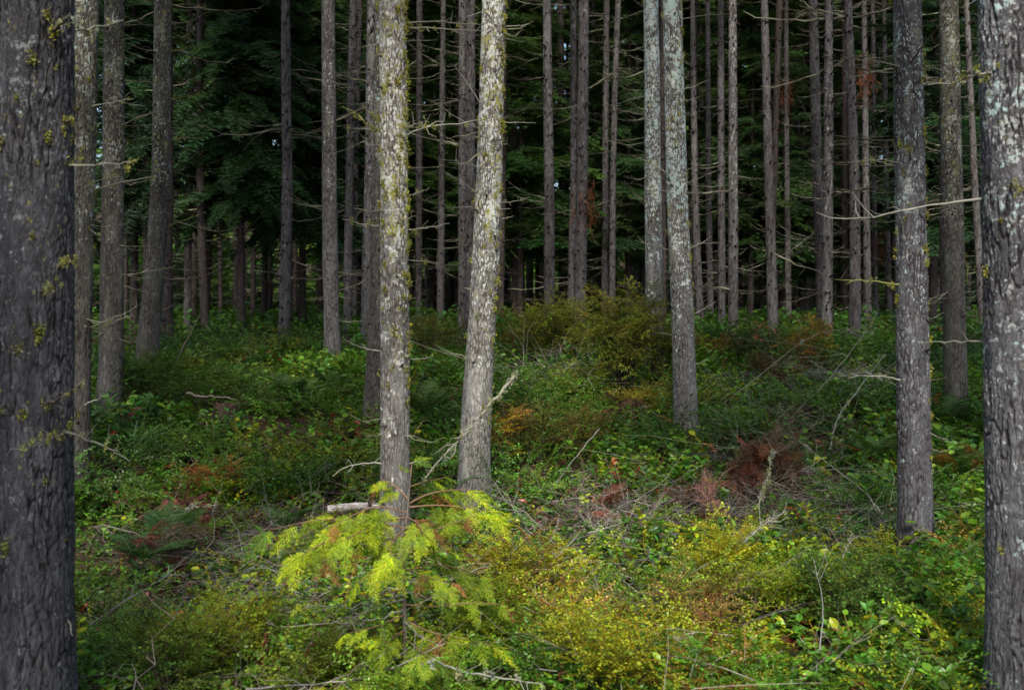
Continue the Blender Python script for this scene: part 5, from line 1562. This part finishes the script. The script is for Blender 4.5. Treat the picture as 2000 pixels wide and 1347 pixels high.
# ---- brush piles and lone dead branches
def brush(px, py, w, h, n, col, label, D=None, L=1.2):
    q = np.random.default_rng(int(px * 2 + py * 3))
    n = int(n * 1.0)
    h *= 0.7
    if D is None: x, y = hit(px, py)
    else: x, y = (px - 1000) / FPX * D, D
    g = gzs(x, y)
    a = Acc()
    T = np.stack([q.normal(size=n) * w * 0.30, q.normal(size=n) * w * 0.30, np.abs(q.normal(size=n)) * h * 0.5 + 0.04], 1)
    T[:, 2] += gz(T[:, 0] + x, T[:, 1] + y) - g
    R = rotz_frames(q.uniform(0, 2 * PI, n), 0.4, q)
    C = np.array(col) * q.uniform(0.5, 1.5, (n, 1)) * (1 + q.normal(size=(n, 3)) * 0.05)
    for k in range(len(TWIG)):
        mm = np.arange(n) % len(TWIG) == k
        inst(a, TWIG[k], R[mm], T[mm], L * q.uniform(0.6, 1.4, mm.sum()), C[mm])
    o = link('brush_pile', a.mesh('brush_pile', M_TWIG), None, (x, y, g))
    tag(o, label, 'brush pile', 'tangles of dry twigs')

TG, LGY = (0.17, 0.15, 0.135), (0.15, 0.155, 0.11)
brush(1220, 1075, 0.8, 0.22, 90, TG, 'grey tangle of dry twigs on the bare patch in the middle foreground')
brush(1080, 1100, 0.55, 0.2, 40, (0.32, 0.30, 0.26), 'small pale tangle of twigs right of the cedar sapling')
brush(520, 1110, 0.9, 0.25, 70, TG, 'tangle of grey twigs left of the cedar sapling')
brush(560, 1230, 0.8, 0.3, 70, (0.20, 0.18, 0.165), 'dark loose tangle of twigs under the left side of the cedar sapling')
brush(1560, 830, 1.5, 0.4, 46, LGY, 'big greenish grey tangle of dead twigs right of the twin trunks', D=10.0, L=1.5)
brush(1640, 745, 1.8, 0.5, 44, LGY, 'tall tangle of dead branches before the dark log at right', D=12.0, L=1.9)
brush(1460, 890, 1.0, 0.25, 30, LGY, 'lichen grey twigs in front of the right twin trunk', D=9.0, L=1.2)
brush(1520, 960, 0.7, 0.35, 60, (0.26, 0.24, 0.21), 'dry twigs sticking out of the large red brown dead branch', L=1.1)
brush(1640, 1080, 0.8, 0.35, 80, (0.22, 0.225, 0.17), 'grey green twiggy tangle left of the foot of the blue lichen trunk', L=1.2)
brush(1280, 1240, 0.6, 0.2, 50, TG, 'dry twigs between the yellow green shrubs at lower right')
brush(1060, 690, 1.3, 0.45, 60, (0.20, 0.18, 0.15), 'arching dry twigs in the wide olive shrub', D=12.6, L=1.8)
brush(1770, 1110, 0.5, 0.3, 30, (0.22, 0.20, 0.18), 'thin dry twigs at the foot of the blue lichen trunk', L=1.0)

def lone(path, Ds, rad, col, label, moss=0.0, tw=6, name='fallen_branch'):
    q = np.random.default_rng(int(path[0][0] * 3 + path[0][1]))
    rad *= 0.75
    col = tuple(c_ * 0.72 for c_ in col)
    pts = np.array([at(px, py, Ds[0] + (Ds[1] - Ds[0]) * k / (len(path) - 1)) for k, (px, py) in enumerate(path)])
    o = pts[0].copy() if pts[0][2] < pts[-1][2] else pts[-1].copy()
    Q = smooth_path(pts - o, 16)
    Q[1:-1] += q.normal(size=(14, 3)) * rad * 0.5
    a = Acc()
    V, F = tube(Q, rad * np.linspace(1, 0.35, 16) * (1 + q.normal(size=16) * 0.1), 7)
    a.add(V, F, np.array(col) * q.uniform(0.75, 1.25, (len(V), 1)))
    root = link(name, a.mesh(name, M_TWIG, True), None, o)
    tag(root, label, 'branch', 'single dead branches')
    for _ in range(tw):
        k = q.integers(3, 15)
        d = norm(norm(Q[k] - Q[k - 2]) + q.normal(size=3) * 0.7); l = q.uniform(0.06, 0.22)
        a = Acc()
        m = Q[k] + d * l * 0.5 + q.normal(size=3) * 0.02
        V, F = tube([Q[k], m, m + d * l * 0.5 + q.normal(size=3) * 0.03], np.array([0.4, 0.3, 0.12]) * rad, 4)
        a.add(V, F, np.array(col) * q.uniform(0.7, 1.2))
        link('twig', a.mesh('twig', M_TWIG, True), root)
    if moss:
        sp_ = [(Q[min(15, int(16 * q.uniform() ** 1.5))] + q.normal(size=3) * 0.008, norm(q.normal(size=3) + np.array([0, -0.4, -0.7]))) for _ in range(int(60 * moss))]
        link('moss', moss_tufts(sp_, 0.022, q, (0.30, 0.31, 0.16)).mesh('moss', M_MOSS), root)

lone([(1005,733),(975,768),(945,805),(900,860),(860,895),(830,935)], (7.9, 7.4), 0.017, (0.33, 0.32, 0.26), 'pale mossy dead branch leaning across the foot of the pale leaning trunk', 0.9, 6)
lone([(1170,838),(1130,885),(1085,945)], (9.0, 8.0), 0.007, (0.30, 0.28, 0.25), 'thin straight grey stick lying on the salal in the middle', 0, 2)
lone([(1588,1350),(1608,1215),(1606,1160),(1588,1090)], (4.5, 5.0), 0.0042, (0.30, 0.28, 0.29), 'thin pale stick standing up at the bottom edge, lower right', 0, 5)
lone([(480,1345),(620,1335),(720,1325),(800,1290),(870,1255)], (4.25, 4.4), 0.0065, (0.32, 0.29, 0.28), 'long grey branch curving along the bottom edge left of the sapling', 0, 6)
lone([(845,1285),(880,1305),(930,1315),(1060,1335)], (4.15, 4.3), 0.006, (0.42, 0.40, 0.36), 'whitish branch at the bottom edge right of the sapling', 0.15, 6)
lone([(1240,1228),(1300,1240),(1370,1270),(1420,1315)], (5.2, 4.8), 0.006, (0.34, 0.31, 0.29), 'curved grey branch lying between the lower right shrubs', 0, 7)
lone([(1130,1265),(1165,1215),(1195,1185)], (5.1, 5.4), 0.005, (0.36, 0.34, 0.32), 'short forked twig left of the curved grey branch', 0, 4)
lone([(1028,1130),(1060,1105),(1100,1075)], (6.2, 6.6), 0.008, (0.45, 0.45, 0.40), 'pale lichen covered stick right of the cedar sapling', 0.2, 6)
lone([(345,705),(365,665),(392,612)], (12.2, 12.0), 0.012, (0.26, 0.22, 0.20), 'thin pale branch leaning up beside the curved grey trunk', 0, 3)
lone([(365,768),(400,775),(448,775)], (10.6, 10.6), 0.018, (0.25, 0.19, 0.17), 'grey fallen branch on the left slope beside the rotten stump', 0, 2)
lone([(340,1000),(380,990),(425,985)], (7.2, 7.3), 0.012, (0.30, 0.32, 0.24), 'mossy grey stick lying on the left slope below the yellowing shrub', 0.2, 2)
lone([(1640,735),(1690,728),(1740,740)], (8.8, 8.4), 0.012, (0.40, 0.39, 0.33), 'pale broken branch lying against the blue lichen trunk', 0.2, 3)
lone([(1410,790),(1500,720),(1560,668),(1620,640),(1700,650)], (11.5, 11.0), 0.009, (0.24, 0.25, 0.18), 'long arching dead branch over the tangle at right', 0.2, 9)
lone([(1620,880),(1632,820),(1680,755),(1730,690)], (10.0, 10.5), 0.010, (0.26, 0.27, 0.22), 'dead branch rising steeply from the tangle at right', 0.2, 8)
lone([(1560,800),(1620,740),(1690,650),(1715,610)], (11.0, 11.6), 0.008, (0.22, 0.22, 0.17), 'thin dead branch slanting up through the tangle at right', 0.1, 8)
lone([(1150,1040),(1185,1030),(1215,1020)], (6.6, 6.7), 0.005, (0.40, 0.37, 0.34), 'short pale twig on the bare twiggy patch', 0, 3)
lone([(175,1220),(230,1180),(320,1130),(365,1085)], (5.0, 5.4), 0.006, (0.28, 0.26, 0.24), 'thin grey branch arching beside the massive dark trunk, low left', 0, 6)
lone([(1480,990),(1500,930),(1510,880)], (7.6, 8.0), 0.006, (0.26, 0.27, 0.2), 'upright lichen grey branch in the large red brown dead branch', 0.4, 6)
lone([(1455,1055),(1490,1025),(1530,1000)], (6.6, 6.9), 0.010, (0.36, 0.36, 0.30), 'lichen covered stick below the large red brown dead branch', 0.3, 4)
lone([(1720,1000),(1690,960),(1560,860)], (7.2, 8.4), 0.006, (0.28, 0.28, 0.24), 'long thin stick left of the blue lichen trunk', 0.1, 6)
lone([(1655,1150),(1645,1090),(1665,1040)], (5.6, 5.9), 0.006, (0.34, 0.34, 0.28), 'curved pale stick standing in the twiggy tangle near the blue lichen trunk', 0.1, 5)

# ---- logs and a stump
def log(p0, p1, r, bark, label, seed, endc=None):
    p0 = np.array(p0); p1 = np.array(p1)
    L = np.linalg.norm(p1 - p0)
    P = np.array([[0, 0, 0], [0.02, 0.01, L * 0.5], [0, 0, L]])
    A, f = trunk_acc(P, [r, r * 0.97, r * 0.85], 40, 0.03, seed, 0.03, 0.09, 0.004, None, 0.0, 0.8)
    root = empty('fallen_log', p0, label, 'log')
    d = (p1 - p0) / L
    from mathutils import Vector
    root.rotation_mode = 'QUATERNION'
    root.rotation_quaternion = Vector(d).to_track_quat('Z', 'Y')
    link('trunk', A.mesh('trunk', M_BARK[bark], True), root)
    for z, s in ((0.005, -1), (L - 0.005, 1)):
        th = np.arange(24) * 2 * PI / 24
        a = Acc()
        V = [[0, 0, z + s * 0.004]]; ids = []
        for k, rr in enumerate((0.35, 0.7, 0.97)):
            R_ = (r if s < 0 else r * 0.85) * rr
            V += [[math.cos(t) * R_, math.sin(t) * R_, z + s * 0.002 * (3 - k)] for t in th]
        j = np.arange(24); k2 = (j + 1) % 24
        F3 = np.stack([0 * j, 1 + j, 1 + k2], 1)
        F4 = np.concatenate([np.stack([1 + 24 * m + j, 1 + 24 * (m + 1) + j, 1 + 24 * (m + 1) + k2, 1 + 24 * m + k2], 1) for m in (0, 1)])
        a.add(V, [F3, F4], np.concatenate([[[0.2, 0.15, 0.1]]] + [np.tile(np.array([[0.24, 0.17, 0.11]]) * s_, (24, 1)) for s_ in (0.8, 1.1, 0.7)]))
        link('cut_end', a.mesh('cut_end', M_TWIG), root)

M_BARK['white'] = bark_mat('bark_peeled_white', (0.48, 0.44, 0.41), (0.75, 0.71, 0.68), crackc=(0.12, 0.09, 0.07), pale=0.5, moss=0.1, palec=(0.66, 0.62, 0.60), zlo=-1, zhi=-0.5)
gA, gB = hit(560, 1005), hit(747, 1000)
log((at(640, 994, 7.55)), (at(752, 988, 7.6)), 0.028, 'white', 'white barked fallen log lying left of the mossy middle trunk', 501)
log(tuple(at(1380, 742, 13.0)), tuple(at(1790, 738, 13.4)), 0.11, 'dark', 'long dark fallen log across the slope behind the tangle at right', 502)

def stump():
    x, y = (440 - 1000) / FPX * 10.9, 10.9
    g = gzs(x, y)
    P = np.array([[0, 0, -0.1], [0, 0, 0.1], [0.02, 0, 0.20]])
    A, f = trunk_acc(P, [0.14, 0.12, 0.10], 48, 0.02, 601, 0.04, 0.1, 0.008, None, 0.4, 0)
    V = A.V[0]
    top = V[:, 2] > 0.12
    V[:, 2] += np.where(top, 0.10 * (vnoise(V[:, 0] * 22, V[:, 1] * 22, 0 * V[:, 0], 8) - 0.5), 0)
    root = empty('tree_stump', (x, y, g), 'low rotten brown stump half sunk in the green of the left slope', 'stump')
    m = bark_mat('rotten_wood', (0.04, 0.026, 0.02), (0.10, 0.06, 0.042), pale=0.0, moss=0.3)
    link('trunk', A.mesh('trunk', m, True), root)
    top_r = A.V[0][-48:]
    a = Acc()
    c = top_r.mean(0) - np.array([0, 0, 0.07])
    j = np.arange(48)
    a.add(np.concatenate([[c], top_r]), [np.stack([0 * j, 1 + j, 1 + (j + 1) % 48], 1)], np.array([0.12, 0.065, 0.04]))
    link('broken_top', a.mesh('broken_top', M_TWIG), root)

stump()

# ------------------------------------------------------------------ light, sky, camera
EL, AZ = math.radians(46), math.radians(183)     # sun behind the camera; azimuth measured from +Y clockwise
w = bpy.data.worlds.new('World')
scene.world = w
w.use_nodes = True
nt = w.node_tree
bg = nt.nodes.get('Background') or nt.nodes.new('ShaderNodeBackground')
sky = nt.nodes.new('ShaderNodeTexSky')
sky.sky_type = 'NISHITA'
sky.sun_disc = False
sky.sun_elevation = EL
sky.sun_rotation = AZ
sky.air_density = 1.0
sky.dust_density = 2.2
nt.links.new(sky.outputs[0], bg.inputs['Color'])
bg.inputs['Strength'].default_value = 0.06

ld = bpy.data.lights.new('sun', 'SUN')
ld.energy = 1.5
ld.angle = math.radians(12)
ld.color = (1.0, 0.95, 0.86)
lo = bpy.data.objects.new('sun', ld)
COL.objects.link(lo)
# direction to the sun
sx, sy, sz = math.sin(AZ) * math.cos(EL), math.cos(AZ) * math.cos(EL), math.sin(EL)
from mathutils import Vector
lo.rotation_mode = 'QUATERNION'
lo.rotation_quaternion = Vector((sx, sy, sz)).to_track_quat('Z', 'Y')
lo.location = (sx * 40, sy * 40, sz * 40)

cd = bpy.data.cameras.new('camera')
cd.sensor_width = 36.0
cd.lens = 36.0
cd.clip_start = 0.05
cd.clip_end = 2000
cd.dof.use_dof = True
cd.dof.focus_distance = 8.8
cd.dof.aperture_fstop = 3.8
co = bpy.data.objects.new('camera', cd)
COL.objects.link(co)
co.location = (0, 0, CAMZ)
co.rotation_euler = (PI / 2 - PITCH, 0, 0)
scene.camera = co

scene.view_settings.view_transform = 'Standard'
scene.view_settings.look = 'None'
scene.view_settings.gamma = 1.0
scene.view_settings.exposure = 1.98
scene.render.engine = 'CYCLES'
c = scene.cycles
c.max_bounces = 5
c.diffuse_bounces = 3
c.glossy_bounces = 2
c.transmission_bounces = 3
c.transparent_max_bounces = 4
